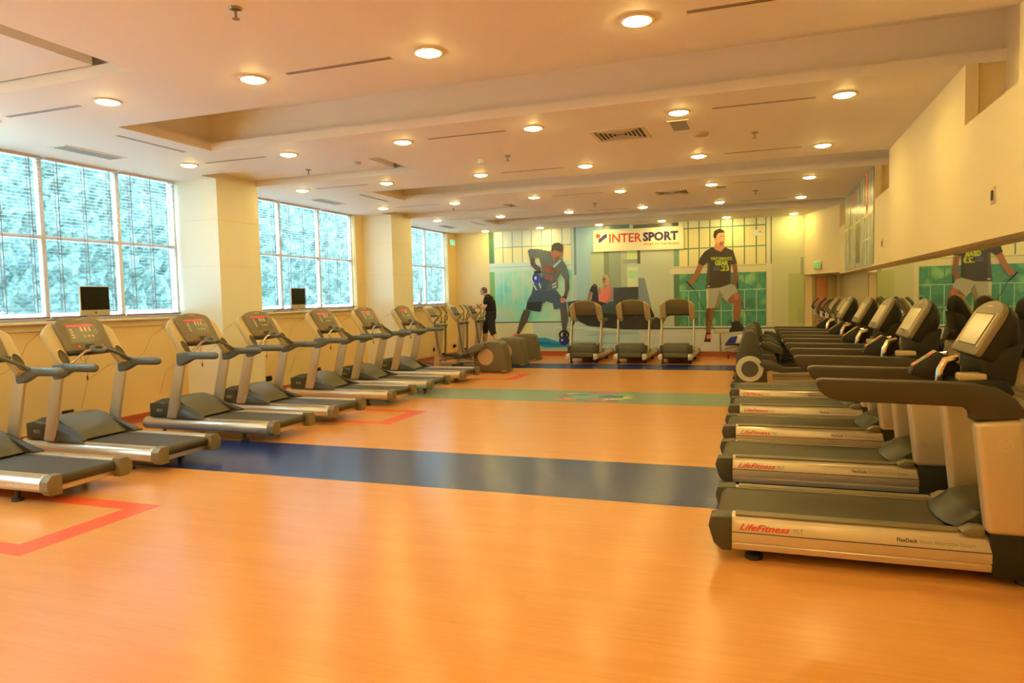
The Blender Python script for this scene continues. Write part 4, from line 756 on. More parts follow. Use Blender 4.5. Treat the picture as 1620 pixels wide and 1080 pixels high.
# ---------------------------------------------------------------- printed mural on the far wall
FOL1 = [(0.195, 0.761, 0.688), (0.303, 0.88, 0.835), (0.47, 0.88, 0.688), (0.606, 0.88, 0.88), (0.381, 0.88, 0.88)]
FOL2 = [(0.04, 0.234, 0.192), (0.077, 0.364, 0.256), (0.056, 0.308, 0.217), (0.177, 0.528, 0.273), (0.303, 0.686, 0.338)]
MURAL = [((0.557,0.767,0.732),[(-6.882,0.14),(0.95,0.14),(0.95,3.31),(-6.882,3.31)]),((0.122,0.252,0.122),[(-6.882,2.304),(-6.736,2.304),(-6.736,3.31),(-6.882,3.31)]),((0.763,0.853,0.784),[(-6.736,2.482),(-4.601,2.482),(-4.601,3.31),(-6.736,3.31)]),((0.88,0.88,0.558),[(-6.736,2.482),(-4.601,2.482),(-4.601,2.893),(-6.736,2.893)]),((0.235,0.482,0.529),[(-6.747999999999999,2.482),(-6.724,2.482),(-6.724,3.31),(-6.747999999999999,3.31)]),((0.235,0.483,0.535),[(-6.494999999999999,2.482),(-6.471,2.482),(-6.471,3.31),(-6.494999999999999,3.31)]),((0.235,0.483,0.543),[(-6.226,2.482),(-6.202000000000001,2.482),(-6.202000000000001,3.31),(-6.226,3.31)]),((0.235,0.484,0.55),[(-5.949999999999999,2.482),(-5.926,2.482),(-5.926,3.31),(-5.949999999999999,3.31)]),((0.235,0.484,0.557),[(-5.694999999999999,2.482),(-5.671,2.482),(-5.671,3.31),(-5.694999999999999,3.31)]),((0.235,0.485,0.566),[(-5.4159999999999995,2.482),(-5.392,2.482),(-5.392,3.31),(-5.4159999999999995,3.31)]),((0.235,0.485,0.574),[(-5.14,2.482),(-5.1160000000000005,2.482),(-5.1160000000000005,3.31),(-5.14,3.31)]),((0.235,0.486,0.583),[(-4.859,2.482),(-4.835000000000001,2.482),(-4.835000000000001,3.31),(-4.859,3.31)]),((0.235,0.486,0.59),[(-4.6129999999999995,2.482),(-4.589,2.482),(-4.589,3.31),(-4.6129999999999995,3.31)]),((0.235,0.484,0.558),[(-6.736,2.881),(-4.601,2.881),(-4.601,2.905),(-6.736,2.905)]),((0.644,0.88,0.88),[(-6.882,2.255),(-4.501,2.255),(-4.501,2.482),(-6.882,2.482)]),((0.381,0.658,0.642),[(-6.882,2.3585000000000003),(-4.501,2.3585000000000003),(-4.501,2.3785),(-6.882,2.3785)]),((0.256,0.553,0.157),[(-6.882,0.912),(-6.736,0.912),(-6.736,2.255),(-6.882,2.255)]),((0.328,0.88,0.835),[(-6.736,0.912),(-4.601,0.912),(-4.601,2.255),(-6.736,2.255)]),('F1',[(-6.736,0.912),(-4.601,0.912),(-4.601,2.255),(-6.736,2.255)]),((0.722,0.88,0.88),[(-6.497,1.412),(-6.468999999999999,1.412),(-6.468999999999999,2.255),(-6.497,2.255)]),((0.722,0.88,0.88),[(-6.228000000000001,1.412),(-6.2,1.412),(-6.2,2.255),(-6.228000000000001,2.255)]),((0.722,0.88,0.88),[(-5.952,1.412),(-5.9239999999999995,1.412),(-5.9239999999999995,2.255),(-5.952,2.255)]),((0.722,0.88,0.88),[(-5.697,1.412),(-5.669,1.412),(-5.669,2.255),(-5.697,2.255)]),((0.722,0.88,0.88),[(-5.418,1.412),(-5.39,1.412),(-5.39,2.255),(-5.418,2.255)]),((0.722,0.88,0.88),[(-5.142,1.412),(-5.114,1.412),(-5.114,2.255),(-5.142,2.255)]),((0.722,0.88,0.88),[(-4.861000000000001,1.412),(-4.833,1.412),(-4.833,2.255),(-4.861000000000001,2.255)]),((0.088,0.134,0.146),[(-6.882,0.882),(-4.719,0.882),(-4.719,0.912),(-6.882,0.912)]),((0.788,0.854,0.563),[(-6.882,0.14),(-4.101,0.14),(-4.101,0.882),(-6.882,0.882)]),((0.543,0.765,0.813),[(-5.683,0.14),(-2.888,0.14),(-2.888,0.882),(-5.683,0.882)]),((0.214,0.331,0.366),[(-4.534,2.101),(-4.475,2.101),(-4.475,3.31),(-4.534,3.31)]),((0.381,0.662,0.852),[(-4.475,1.247),(-3.756,1.247),(-3.756,3.31),(-4.475,3.31)]),((0.502,0.764,0.88),[(-4.601,1.041),(-4.534,1.041),(-4.534,3.31),(-4.601,3.31)]),((0.516,0.662,0.449),[(-4.101,1.247),(-3.756,1.247),(-3.756,2.679),(-4.101,2.679)]),((0.235,0.305,0.185),[(-3.756,1.239),(-3.625,1.239),(-3.625,2.697),(-3.756,2.697)]),((0.328,0.441,0.322),[(-3.625,1.239),(-3.318,1.239),(-3.318,2.697),(-3.625,2.697)]),((0.47,0.599,0.429),[(-3.318,1.232),(-3.166,1.232),(-3.166,2.679),(-3.318,2.679)]),((0.644,0.814,0.434),[(-3.166,2.448),(-2.904,2.448),(-2.904,2.684),(-3.166,2.684)]),((0.381,0.455,0.329),[(-3.27,2.353),(-2.904,2.353),(-2.904,2.448),(-3.27,2.448)]),((0.763,0.88,0.555),[(-3.166,1.752),(-2.896,1.752),(-2.896,2.259),(-3.166,2.259)]),((0.439,0.862,0.473),[(-3.142,1.974),(-2.92,1.974),(-2.92,2.164),(-3.142,2.164)]),((0.279,0.454,0.543),[(-3.625,1.236),(-3.174,1.236),(-3.174,1.765),(-3.625,1.765)]),((0.122,0.105,0.056),[(-2.904,2.332),(-2.833,2.332),(-2.833,2.662),(-2.904,2.662)]),((0.585,0.683,0.558),[(-2.833,0.776),(-2.018,0.776),(-2.018,2.688),(-2.833,2.688)]),((0.235,0.322,0.399),[(-2.886,1.985),(-2.729,1.964),(-2.624,1.489),(-2.491,0.824),(-2.9,0.828)]),((0.159,0.241,0.264),[(-3.772,3.225),(-3.094,3.225),(-3.094,3.375),(-3.772,3.375)]),((0.143,0.171,0.154),[(-3.005,3.186),(-1.896,3.186),(-1.896,3.3000000000000003),(-3.005,3.3000000000000003)]),((0.056,0.072,0.078),[(-2.048,3.186),(-1.896,3.186),(-1.896,3.3000000000000003),(-2.048,3.3000000000000003)]),((0.88,0.85,0.473),[(-1.881,2.227),(0.122,2.227),(0.122,3.31),(-1.881,3.31)]),((0.849,0.88,0.637),[(-1.881,3.135),(0.122,3.135),(0.122,3.31),(-1.881,3.31)]),((0.214,0.424,0.289),[(-2.01,2.227),(-1.881,2.227),(-1.881,2.668),(-2.01,2.668)]),((0.134,0.308,0.162),[(-1.678,2.227),(-1.65,2.227),(-1.65,3.31),(-1.678,3.31)]),((0.134,0.308,0.165),[(-1.42,2.227),(-1.392,2.227),(-1.392,3.31),(-1.42,3.31)]),((0.134,0.308,0.168),[(-1.167,2.227),(-1.139,2.227),(-1.139,3.31),(-1.167,3.31)]),((0.134,0.309,0.171),[(-0.914,2.227),(-0.886,2.227),(-0.886,3.31),(-0.914,3.31)]),((0.134,0.309,0.174),[(-0.644,2.227),(-0.616,2.227),(-0.616,3.31),(-0.644,3.31)]),((0.134,0.309,0.177),[(-0.377,2.227),(-0.349,2.227),(-0.349,3.31),(-0.377,3.31)]),((0.134,0.309,0.181),[(-0.108,2.227),(-0.08,2.227),(-0.08,3.31),(-0.108,3.31)]),((0.134,0.31,0.184),[(0.108,2.227),(0.136,2.227),(0.136,3.31),(0.108,3.31)]),((0.134,0.309,0.171),[(-1.881,3.121),(0.122,3.121),(0.122,3.1489999999999996),(-1.881,3.1489999999999996)]),((0.159,0.336,0.195),[(-1.881,2.6340000000000003),(0.122,2.6340000000000003),(0.122,2.662),(-1.881,2.662)]),((0.788,0.775,0.523),[(-2.11,2.037),(0.249,2.037),(0.249,2.227),(-2.11,2.227)]),((0.502,0.529,0.341),[(-2.11,2.187),(0.136,2.187),(0.136,2.207),(-2.11,2.207)]),((0.088,0.234,0.159),[(-2.01,0.755),(-1.881,0.755),(-1.881,2.037),(-2.01,2.037)]),((0.128,0.529,0.278),[(-1.881,0.755),(0.122,0.755),(0.122,2.037),(-1.881,2.037)]),('F2',[(-1.881,0.755),(0.122,0.755),(0.122,2.037),(-1.881,2.037)]),((0.381,0.685,0.515),[(-1.674,0.755),(-1.654,0.755),(-1.654,1.62676),(-1.674,1.62676)]),((0.114,0.257,0.162),[(-1.674,1.62676),(-1.654,1.62676),(-1.654,2.037),(-1.674,2.037)]),((0.381,0.685,0.523),[(-1.416,0.755),(-1.396,0.755),(-1.396,1.62676),(-1.416,1.62676)]),((0.114,0.257,0.165),[(-1.416,1.62676),(-1.396,1.62676),(-1.396,2.037),(-1.416,2.037)]),((0.381,0.686,0.532),[(-1.163,0.755),(-1.143,0.755),(-1.143,1.62676),(-1.163,1.62676)]),((0.114,0.258,0.168),[(-1.163,1.62676),(-1.143,1.62676),(-1.143,2.037),(-1.163,2.037)]),((0.381,0.687,0.542),[(-0.91,0.755),(-0.89,0.755),(-0.89,1.62676),(-0.91,1.62676)]),((0.114,0.258,0.171),[(-0.91,1.62676),(-0.89,1.62676),(-0.89,2.037),(-0.91,2.037)]),((0.381,0.687,0.552),[(-0.64,0.755),(-0.62,0.755),(-0.62,1.62676),(-0.64,1.62676)]),((0.114,0.258,0.174),[(-0.64,1.62676),(-0.62,1.62676),(-0.62,2.037),(-0.64,2.037)]),((0.381,0.688,0.562),[(-0.373,0.755),(-0.353,0.755),(-0.353,1.62676),(-0.373,1.62676)]),((0.114,0.258,0.177),[(-0.373,1.62676),(-0.353,1.62676),(-0.353,2.037),(-0.373,2.037)]),((0.381,0.689,0.573),[(-0.104,0.755),(-0.084,0.755),(-0.084,1.62676),(-0.104,1.62676)]),((0.114,0.259,0.181),[(-0.104,1.62676),(-0.084,1.62676),(-0.084,2.037),(-0.104,2.037)]),((0.381,0.73,0.589),[(-1.881,1.11678),(0.122,1.11678),(0.122,1.1367800000000001),(-1.881,1.1367800000000001)]),((0.381,0.73,0.589),[(-1.881,1.61676),(0.122,1.61676),(0.122,1.63676),(-1.881,1.63676)]),((0.763,0.869,0.847),[(-2.264,0.72),(0.249,0.72),(0.249,0.755),(-2.264,0.755)]),((0.143,0.172,0.151),[(-2.341,0.685),(0.95,0.685),(0.95,0.72),(-2.341,0.72)]),((0.706,0.708,0.488),[(0.129,0.72),(0.952,0.72),(0.952,3.31),(0.129,3.31)]),((0.763,0.778,0.537),[(0.136,0.755),(0.221,0.755),(0.221,3.31),(0.136,3.31)]),((0.195,0.259,0.211),[(0.221,2.214),(0.249,2.214),(0.249,3.31),(0.221,3.31)]),((0.644,0.691,0.421),[(0.249,0.755),(0.925,0.755),(0.925,3.31),(0.249,3.31)]),((0.88,0.88,0.776),[(-0.187,3.019),(0.025,3.023),(0.025,2.89),(-0.187,2.885)]),((0.128,0.106,0.054),[(0.007,2.972),(0.005,2.964),(0.0,2.958),(-0.006,2.955),(-0.014,2.956),(-0.021,2.959),(-0.025,2.966),(-0.027,2.974),(-0.025,2.981),(-0.021,2.987),(-0.014,2.99),(-0.006,2.99),(0.0,2.986),(0.005,2.98)]),((0.516,0.625,0.249),[(0.61,0.674),(0.95,0.674),(0.95,1.973),(0.61,1.973)]),((0.381,0.429,0.283),[(0.877,1.932),(0.945,1.932),(0.945,2.342),(0.877,2.342)]),((0.328,0.367,0.169),[(0.816,1.117),(0.925,1.117),(0.925,1.132),(0.816,1.132)]),((0.328,0.367,0.169),[(0.816,1.058),(0.925,1.058),(0.925,1.073),(0.816,1.073)]),((0.328,0.367,0.169),[(0.816,0.999),(0.925,0.999),(0.925,1.014),(0.816,1.014)]),((0.328,0.367,0.169),[(0.816,0.94),(0.925,0.94),(0.925,0.955),(0.816,0.955)]),((0.328,0.367,0.169),[(0.816,0.881),(0.925,0.881),(0.925,0.896),(0.816,0.896)]),((0.328,0.367,0.169),[(0.816,0.822),(0.925,0.822),(0.925,0.837),(0.816,0.837)]),((0.644,0.57,0.28),[(0.747,0.675),(0.774,0.675),(0.774,1.134),(0.747,1.134)]),((0.69,0.738,0.736),[(-2.888,0.14),(0.95,0.14),(0.95,0.685),(-2.888,0.685)]),((0.722,0.88,0.88),[(-5.049,0.747),(-3.062,0.652),(-3.06,0.687),(-5.046,0.784)]),((0.381,0.583,0.712),[(-4.205,0.528),(-2.902,0.587),(-2.903,0.622),(-4.206,0.564)]),((0.381,0.559,0.657),[(-4.629,0.365),(-2.907,0.284),(-2.905,0.319),(-4.627,0.401)]),((0.763,0.817,0.78),[(-2.824,0.523),(-1.212,0.548),(-1.212,0.582),(-2.824,0.558)]),((0.04,0.051,0.061),[(-3.513,1.749),(-2.889,1.756),(-2.896,1.178),(-3.521,1.188)]),((0.053,0.104,0.178),[(-4.728,1.42),(-4.441,1.447),(-3.453,1.395),(-3.456,1.187),(-4.698,1.207)]),((0.06,0.096,0.131),[(-3.945,1.259),(-3.054,1.244),(-2.9,0.828),(-3.869,0.869),(-4.114,1.035)]),((0.024,0.029,0.032),[(-4.698,1.207),(-3.057,1.021),(-2.35,0.886),(-2.352,0.681),(-3.301,0.687),(-4.201,0.791),(-4.701,1.042)]),((0.033,0.035,0.034),[(-2.927,1.21),(-2.58,1.204),(-2.489,1.013),(-2.334,0.933),(-2.352,0.697),(-2.98,0.781)]),((0.536,0.64,0.658),[(-2.487,1.139),(-2.394,1.17),(-2.411,1.012),(-2.505,0.966)]),((0.381,0.813,0.88),[(-3.156,1.381),(-2.893,1.384),(-2.894,1.352),(-3.156,1.349)]),((0.682,0.88,0.88),[(-4.285,0.759),(-3.173,0.678),(-3.626,0.649),(-4.287,0.661)]),((0.012,0.012,0.016),[(-4.143,1.684),(-4.067,1.826),(-3.933,1.811),(-3.909,1.511),(-3.817,1.449),(-3.71,1.352),(-3.917,1.26),(-4.261,1.266),(-4.285,1.327),(-4.085,1.467),(-4.058,1.634)]),((0.328,0.17,0.138),[(-4.143,1.672),(-4.071,1.623),(-4.147,1.432),(-4.209,1.441)]),((0.88,0.279,0.365),[(-4.333,1.388),(-4.259,1.41),(-4.247,1.338),(-4.322,1.327)]),((0.502,0.232,0.162),[(-3.631,1.79),(-3.559,1.765),(-3.53,1.574),(-3.588,1.409),(-3.698,1.352),(-3.721,1.388),(-3.611,1.481),(-3.601,1.695)]),((0.536,0.255,0.181),[(-3.915,1.726),(-3.848,1.784),(-3.839,1.629),(-3.908,1.583)]),((0.88,0.241,0.205),[(-3.91,1.415),(-3.893,1.583),(-3.826,1.641),(-3.812,1.772),(-3.765,1.699),(-3.691,1.804),(-3.606,1.802),(-3.597,1.647),(-3.635,1.481),(-3.721,1.369)]),((0.606,0.453,0.182),[(-3.783,2.08),(-3.699,2.096),(-3.627,2.028),(-3.605,1.885),(-3.631,1.779),(-3.703,1.828),(-3.788,1.747),(-3.773,1.937)]),((0.47,0.232,0.161),[(-3.701,1.947),(-3.706,1.908),(-3.72,1.877),(-3.74,1.86),(-3.761,1.86),(-3.78,1.878),(-3.793,1.91),(-3.797,1.95),(-3.792,1.989),(-3.778,2.02),(-3.758,2.037),(-3.737,2.036),(-3.718,2.018),(-3.705,1.986)]),((0.143,0.079,0.052),[(-3.945,1.823),(-3.951,1.806),(-3.966,1.794),(-3.987,1.787),(-4.011,1.787),(-4.033,1.795),(-4.048,1.809),(-4.053,1.826),(-4.047,1.842),(-4.032,1.855),(-4.01,1.862),(-3.986,1.861),(-3.965,1.853),(-3.95,1.84)]),((0.027,0.019,0.026),[(-3.78,1.98),(-3.717,1.978),(-3.718,1.954),(-3.78,1.956)]),((0.105,0.096,0.098),[(-5.916,1.242),(-5.732,1.19),(-5.83,0.947),(-6.055,0.598),(-6.146,0.589),(-6.063,0.868),(-6.0,1.064)]),((0.056,0.056,0.068),[(-6.145,0.622),(-6.055,0.621),(-6.042,0.579),(-6.133,0.566)]),((0.88,0.134,0.081),[(-6.244,0.556),(-6.138,0.622),(-6.063,0.572),(-6.072,0.5),(-6.246,0.487)]),((0.111,0.101,0.116),[(-4.928,1.274),(-4.752,1.303),(-4.714,1.015),(-4.774,0.631),(-4.867,0.615),(-4.907,0.985)]),((0.027,0.388,0.88),[(-5.652,0.479),(-5.346,0.488),(-4.978,0.38),(-4.321,0.278),(-4.55,0.239),(-5.351,0.228),(-5.554,0.293)]),((0.012,0.231,0.748),[(-5.603,0.391),(-5.113,0.358),(-4.78,0.309),(-4.981,0.27),(-5.519,0.309)]),((0.012,0.012,0.022),[(-4.69,0.56),(-4.705,0.504),(-4.745,0.459),(-4.803,0.435),(-4.866,0.435),(-4.923,0.46),(-4.962,0.505),(-4.975,0.561),(-4.96,0.617),(-4.919,0.661),(-4.861,0.686),(-4.798,0.685),(-4.741,0.66),(-4.703,0.615)]),((0.543,0.763,0.782),[(-4.742,0.56),(-4.752,0.526),(-4.777,0.5),(-4.813,0.485),(-4.853,0.485),(-4.889,0.5),(-4.913,0.527),(-4.922,0.561),(-4.912,0.594),(-4.887,0.621),(-4.85,0.636),(-4.811,0.635),(-4.775,0.62),(-4.751,0.593)]),((0.016,0.017,0.03),[(-4.867,0.631),(-4.761,0.631),(-4.763,0.502),(-4.869,0.502)]),((0.024,0.029,0.203),[(-4.692,0.406),(-4.707,0.353),(-4.746,0.31),(-4.803,0.287),(-4.865,0.287),(-4.92,0.31),(-4.958,0.353),(-4.971,0.406),(-4.956,0.459),(-4.917,0.502),(-4.86,0.525),(-4.798,0.525),(-4.743,0.501),(-4.705,0.459)]),((0.644,0.762,0.88),[(-4.861,0.422),(-4.864,0.408),(-4.872,0.397),(-4.882,0.391),(-4.894,0.391),(-4.905,0.397),(-4.912,0.408),(-4.914,0.422),(-4.911,0.436),(-4.904,0.447),(-4.893,0.453),(-4.881,0.453),(-4.871,0.447),(-4.863,0.436)]),((0.06,0.113,0.226),[(-5.664,1.789),(-5.044,1.763),(-4.921,1.594),(-4.744,1.383),(-4.746,1.271),(-5.095,1.229),(-5.119,1.38),(-5.292,1.441),(-5.388,1.385),(-5.467,1.17),(-5.868,1.231),(-5.818,1.452),(-5.701,1.644)]),((0.027,0.037,0.063),[(-5.819,1.42),(-5.427,1.444),(-5.467,1.17),(-5.868,1.231)]),((0.095,0.08,0.088),[(-5.74,2.648),(-5.605,2.594),(-5.575,2.432),(-5.426,2.298),(-5.451,2.218),(-5.578,2.271),(-5.695,2.388)]),((0.116,0.158,0.181),[(-5.778,2.778),(-5.719,2.824),(-5.499,2.814),(-5.158,2.735),(-5.07,2.493),(-4.87,2.548),(-4.742,2.353),(-4.656,2.033),(-4.782,1.979),(-4.894,2.152),(-4.996,2.011),(-4.968,1.787),(-5.085,1.726),(-5.354,1.701),(-5.664,1.78),(-5.62,1.917),(-5.396,2.088),(-5.408,2.345),(-5.47,2.573),(-5.622,2.604),(-5.657,2.564),(-5.741,2.616)]),((0.056,0.113,0.21),[(-5.396,2.088),(-5.213,2.018),(-5.286,1.731),(-5.664,1.78),(-5.62,1.917)]),((0.381,0.595,0.857),[(-5.106,2.35),(-4.904,2.518),(-4.865,2.485),(-5.057,2.307)]),((0.536,0.806,0.88),[(-5.64,1.861),(-5.575,1.73),(-5.538,1.746),(-5.603,1.877)]),((0.536,0.806,0.88),[(-5.504,1.924),(-5.456,1.778),(-5.417,1.789),(-5.465,1.935)]),((0.536,0.807,0.88),[(-5.123,1.839),(-5.005,1.899),(-5.024,1.933),(-5.142,1.872)]),((0.536,0.807,0.88),[(-5.11,1.773),(-4.992,1.818),(-5.007,1.854),(-5.125,1.809)]),((0.116,0.101,0.116),[(-4.782,1.979),(-4.676,2.027),(-4.667,1.763),(-4.738,1.52),(-4.825,1.416),(-4.864,1.465),(-4.78,1.718)]),((0.644,0.278,0.241),[(-4.778,1.463),(-4.786,1.43),(-4.807,1.404),(-4.836,1.389),(-4.869,1.39),(-4.898,1.405),(-4.917,1.433),(-4.924,1.466),(-4.916,1.499),(-4.895,1.526),(-4.866,1.54),(-4.833,1.539),(-4.805,1.524),(-4.785,1.496)]),((0.027,0.026,0.04),[(-4.856,1.567),(-4.73,1.551),(-4.744,1.513),(-4.863,1.529)]),((0.381,0.169,0.132),[(-5.137,2.782),(-4.84,2.737),(-4.855,2.611),(-4.937,2.519),(-5.037,2.475),(-5.102,2.558),(-5.149,2.681)]),((0.235,0.096,0.072),[(-5.052,2.571),(-4.902,2.613),(-4.937,2.513),(-5.037,2.475)]),((0.06,0.063,0.043),[(-5.124,2.797),(-5.112,2.892),(-5.044,2.946),(-4.928,2.954),(-4.837,2.895),(-4.819,2.784),(-4.854,2.681),(-4.965,2.743),(-5.064,2.763),(-5.092,2.732),(-5.139,2.718)]),((0.439,0.188,0.149),[(-5.118,2.73),(-5.121,2.714),(-5.128,2.701),(-5.137,2.694),(-5.148,2.694),(-5.157,2.702),(-5.163,2.716),(-5.165,2.732),(-5.162,2.749),(-5.156,2.762),(-5.146,2.769),(-5.136,2.768),(-5.127,2.761),(-5.12,2.747)]),((0.033,0.071,0.558),[(-5.421,2.05),(-5.434,1.986),(-5.469,1.936),(-5.519,1.909),(-5.573,1.91),(-5.621,1.94),(-5.654,1.993),(-5.665,2.058),(-5.651,2.122),(-5.616,2.172),(-5.566,2.199),(-5.512,2.197),(-5.464,2.167),(-5.431,2.115)]),((0.722,0.88,0.88),[(-5.546,2.054),(-5.549,2.035),(-5.558,2.019),(-5.571,2.011),(-5.584,2.011),(-5.596,2.02),(-5.604,2.036),(-5.607,2.056),(-5.603,2.075),(-5.595,2.091),(-5.582,2.099),(-5.569,2.099),(-5.557,2.09),(-5.548,2.074)]),((0.763,0.88,0.88),[(-5.664,2.242),(-5.461,2.225),(-5.462,2.154),(-5.665,2.177)]),((0.027,0.026,0.032),[(-5.613,2.24),(-5.41,2.249),(-5.412,2.169),(-5.615,2.159)]),((0.114,0.08,0.083),[(-5.422,2.298),(-5.432,2.273),(-5.456,2.254),(-5.492,2.244),(-5.531,2.245),(-5.566,2.258),(-5.59,2.279),(-5.598,2.304),(-5.589,2.329),(-5.564,2.348),(-5.528,2.358),(-5.489,2.357),(-5.454,2.344),(-5.43,2.323)]),((0.243,0.114,0.062),[(-1.23,1.21),(-1.046,1.192),(-1.096,0.939),(-1.153,0.596),(-1.251,0.596),(-1.266,1.001)]),((0.143,0.064,0.039),[(-1.23,1.21),(-1.153,1.203),(-1.197,0.911),(-1.24,0.596),(-1.251,0.596),(-1.266,1.001)]),((0.027,0.026,0.027),[(-1.257,0.602),(-1.147,0.602),(-1.148,0.371),(-1.311,0.371),(-1.281,0.446)]),((0.88,0.212,0.165),[(-1.243,0.551),(-1.147,0.557),(-1.145,0.455),(-1.238,0.443)]),((0.303,0.127,0.078),[(-0.76,1.38),(-0.652,1.501),(-0.539,1.575),(-0.455,1.497),(-0.439,1.314),(-0.457,1.05),(-0.497,0.858),(-0.598,0.859),(-0.626,1.067),(-0.608,1.303),(-0.715,1.305)]),((0.47,0.192,0.118),[(-0.624,1.495),(-0.539,1.567),(-0.478,1.492),(-0.498,1.374),(-0.582,1.376)]),((0.016,0.02,0.02),[(-0.711,0.935),(-0.649,0.845),(-0.57,0.88),(-0.48,0.867),(-0.374,0.718),(-0.396,0.63),(-0.746,0.602),(-0.655,0.756)]),((0.439,0.472,0.39),[(-1.251,1.665),(-0.694,1.768),(-0.581,1.729),(-0.506,1.566),(-0.647,1.495),(-0.752,1.38),(-0.715,1.296),(-0.873,1.465),(-0.966,1.206),(-1.236,1.186)]),((0.256,0.272,0.217),[(-0.935,1.621),(-0.851,1.5),(-0.966,1.206),(-1.046,1.192)]),((0.629,0.619,0.365),[(-1.251,1.665),(-1.179,1.672),(-1.196,1.192),(-1.236,1.186)]),((0.381,0.16,0.079),[(-1.421,2.284),(-1.311,2.232),(-1.399,2.021),(-1.517,1.839),(-1.558,1.78),(-1.672,1.814),(-1.633,1.909),(-1.545,1.996)]),((0.27,0.109,0.062),[(-0.644,2.245),(-0.537,2.227),(-0.516,1.992),(-0.505,1.809),(-0.561,1.735),(-0.651,1.767),(-0.665,1.835),(-0.595,1.877)]),((0.536,0.234,0.115),[(-1.05,2.674),(-1.001,2.79),(-0.831,2.723),(-0.795,2.604),(-0.897,2.535),(-1.031,2.585)]),((0.04,0.035,0.031),[(-1.085,2.667),(-1.022,2.593),(-0.897,2.541),(-0.803,2.642),(-0.615,2.558),(-0.532,2.25),(-0.672,2.232),(-0.685,1.762),(-0.935,1.68),(-1.257,1.665),(-1.205,2.103),(-1.213,2.297),(-1.311,2.22),(-1.438,2.296),(-1.362,2.451),(-1.269,2.566)]),((0.081,0.072,0.054),[(-1.204,2.281),(-1.147,2.309),(-1.179,1.686),(-1.251,1.665)]),((0.849,0.88,0.88),[(-1.222,1.732),(-1.158,1.733),(-1.158,1.71),(-1.213,1.708)]),((0.69,0.336,0.182),[(-1.038,2.953),(-0.972,3.003),(-0.816,2.994),(-0.8,2.868),(-0.817,2.737),(-0.897,2.682),(-0.965,2.72),(-1.021,2.835)]),((0.256,0.115,0.063),[(-0.93,2.771),(-0.817,2.781),(-0.84,2.708),(-0.897,2.682),(-0.936,2.713)]),((0.056,0.029,0.019),[(-0.915,2.918),(-0.867,2.915),(-0.867,2.9),(-0.915,2.903)]),((0.056,0.029,0.019),[(-0.85,2.914),(-0.816,2.912),(-0.816,2.898),(-0.85,2.9)]),((0.029,0.02,0.017),[(-1.066,2.949),(-1.043,3.047),(-0.934,3.094),(-0.83,3.048),(-0.799,2.97),(-0.839,2.996),(-0.958,2.984),(-0.998,2.928),(-1.004,2.863),(-1.038,2.888),(-1.055,2.872)]),((0.021,0.019,0.018),[(-1.728,1.846),(-1.568,1.662),(-1.544,1.683),(-1.704,1.868)]),((0.033,0.029,0.024),[(-1.552,1.679),(-1.031,0.592),(-1.021,0.598),(-1.542,1.684)]),((0.021,0.02,0.02),[(-0.536,1.816),(-0.534,1.654),(-0.511,1.654),(-0.513,1.816)]),((0.033,0.029,0.026),[(-0.444,1.348),(-0.261,0.854),(-0.251,0.858),(-0.434,1.352)]),((0.095,0.109,0.145),[(-1.081,2.203),(-0.933,2.206),(-0.933,2.174),(-1.081,2.17)]),((0.095,0.109,0.145),[(-1.082,2.152),(-0.933,2.156),(-0.933,2.103),(-1.082,2.099)]),((0.88,0.88,0.641),[(-4.013,3.2),(-1.763,3.211),(-1.768,2.651),(-4.021,2.672)]),((0.763,0.072,0.038),[(-3.828,3.06),(-3.835,3.035),(-3.851,3.016),(-3.875,3.006),(-3.901,3.007),(-3.924,3.02),(-3.94,3.04),(-3.946,3.066),(-3.94,3.09),(-3.923,3.11),(-3.899,3.119),(-3.873,3.118),(-3.85,3.106),(-3.834,3.085)]),((0.053,0.034,0.214),[(-3.88,2.991),(-3.815,3.02),(-3.734,3.094),(-3.658,3.106),(-3.66,3.017),(-3.736,2.976),(-3.817,2.909),(-3.877,2.889)])]
MTXT = {'inter': [(-3.605, 2.888), (-2.784, 2.877)], 'interh': 0.22199999999999998, 'sport': [(-2.758, 2.891), (-1.899, 2.888)], 'sporth': 0.20500000000000007, 'tag': [(-2.743, 2.781), (-1.873, 2.767)], 'tagh': 0.053999999999999826, 'perf': [(-1.128, 2.349), (-0.646, 2.337)], 'perfh': 0.07299999999999995, 'gear': [(-1.04, 2.227), (-0.726, 2.215)], 'gearh': 0.10899999999999999, 'n23': [(-0.924, 2.09), (-0.708, 2.083)], 'nh': 0.11399999999999988, 'l1': [(-5.403, 2.378), (-4.934, 2.172)], 'l2': [(-5.362, 2.244), (-5.054, 2.143)], 'l3': [(-5.332, 2.045), (-5.092, 1.972)]}

def foliage(name, cols, sc_):
    m = bpy.data.materials.new(name); m.use_nodes = True; nt = m.node_tree; bs = nt.nodes['Principled BSDF']; bs.inputs['Roughness'].default_value = .28
    t = nt.nodes.new('ShaderNodeTexCoord'); n = nt.nodes.new('ShaderNodeTexNoise'); n.inputs['Scale'].default_value = sc_; n.inputs['Detail'].default_value = 2.5
    cr = nt.nodes.new('ShaderNodeValToRGB'); e = cr.color_ramp.elements; e[0].position = .32; e[0].color = (*cols[0], 1); e[1].position = .70; e[1].color = (*cols[-1], 1)
    for k, c in enumerate(cols[1:-1]): q = e.new(.32 + .38 * (k + 1) / (len(cols) - 1)); q.color = (*c, 1)
    nt.links.new(t.outputs['Object'], n.inputs['Vector']); nt.links.new(n.outputs['Fac'], cr.inputs[0]); nt.links.new(cr.outputs[0], bs.inputs['Base Color'])
    return m
FOL = {'F1': ('print_teal_foliage', FOL1, 1.5), 'F2': ('print_green_foliage', FOL2, 2.2)}
mk = {}; mm_ = []; b = MB(); Y0 = YF - .003
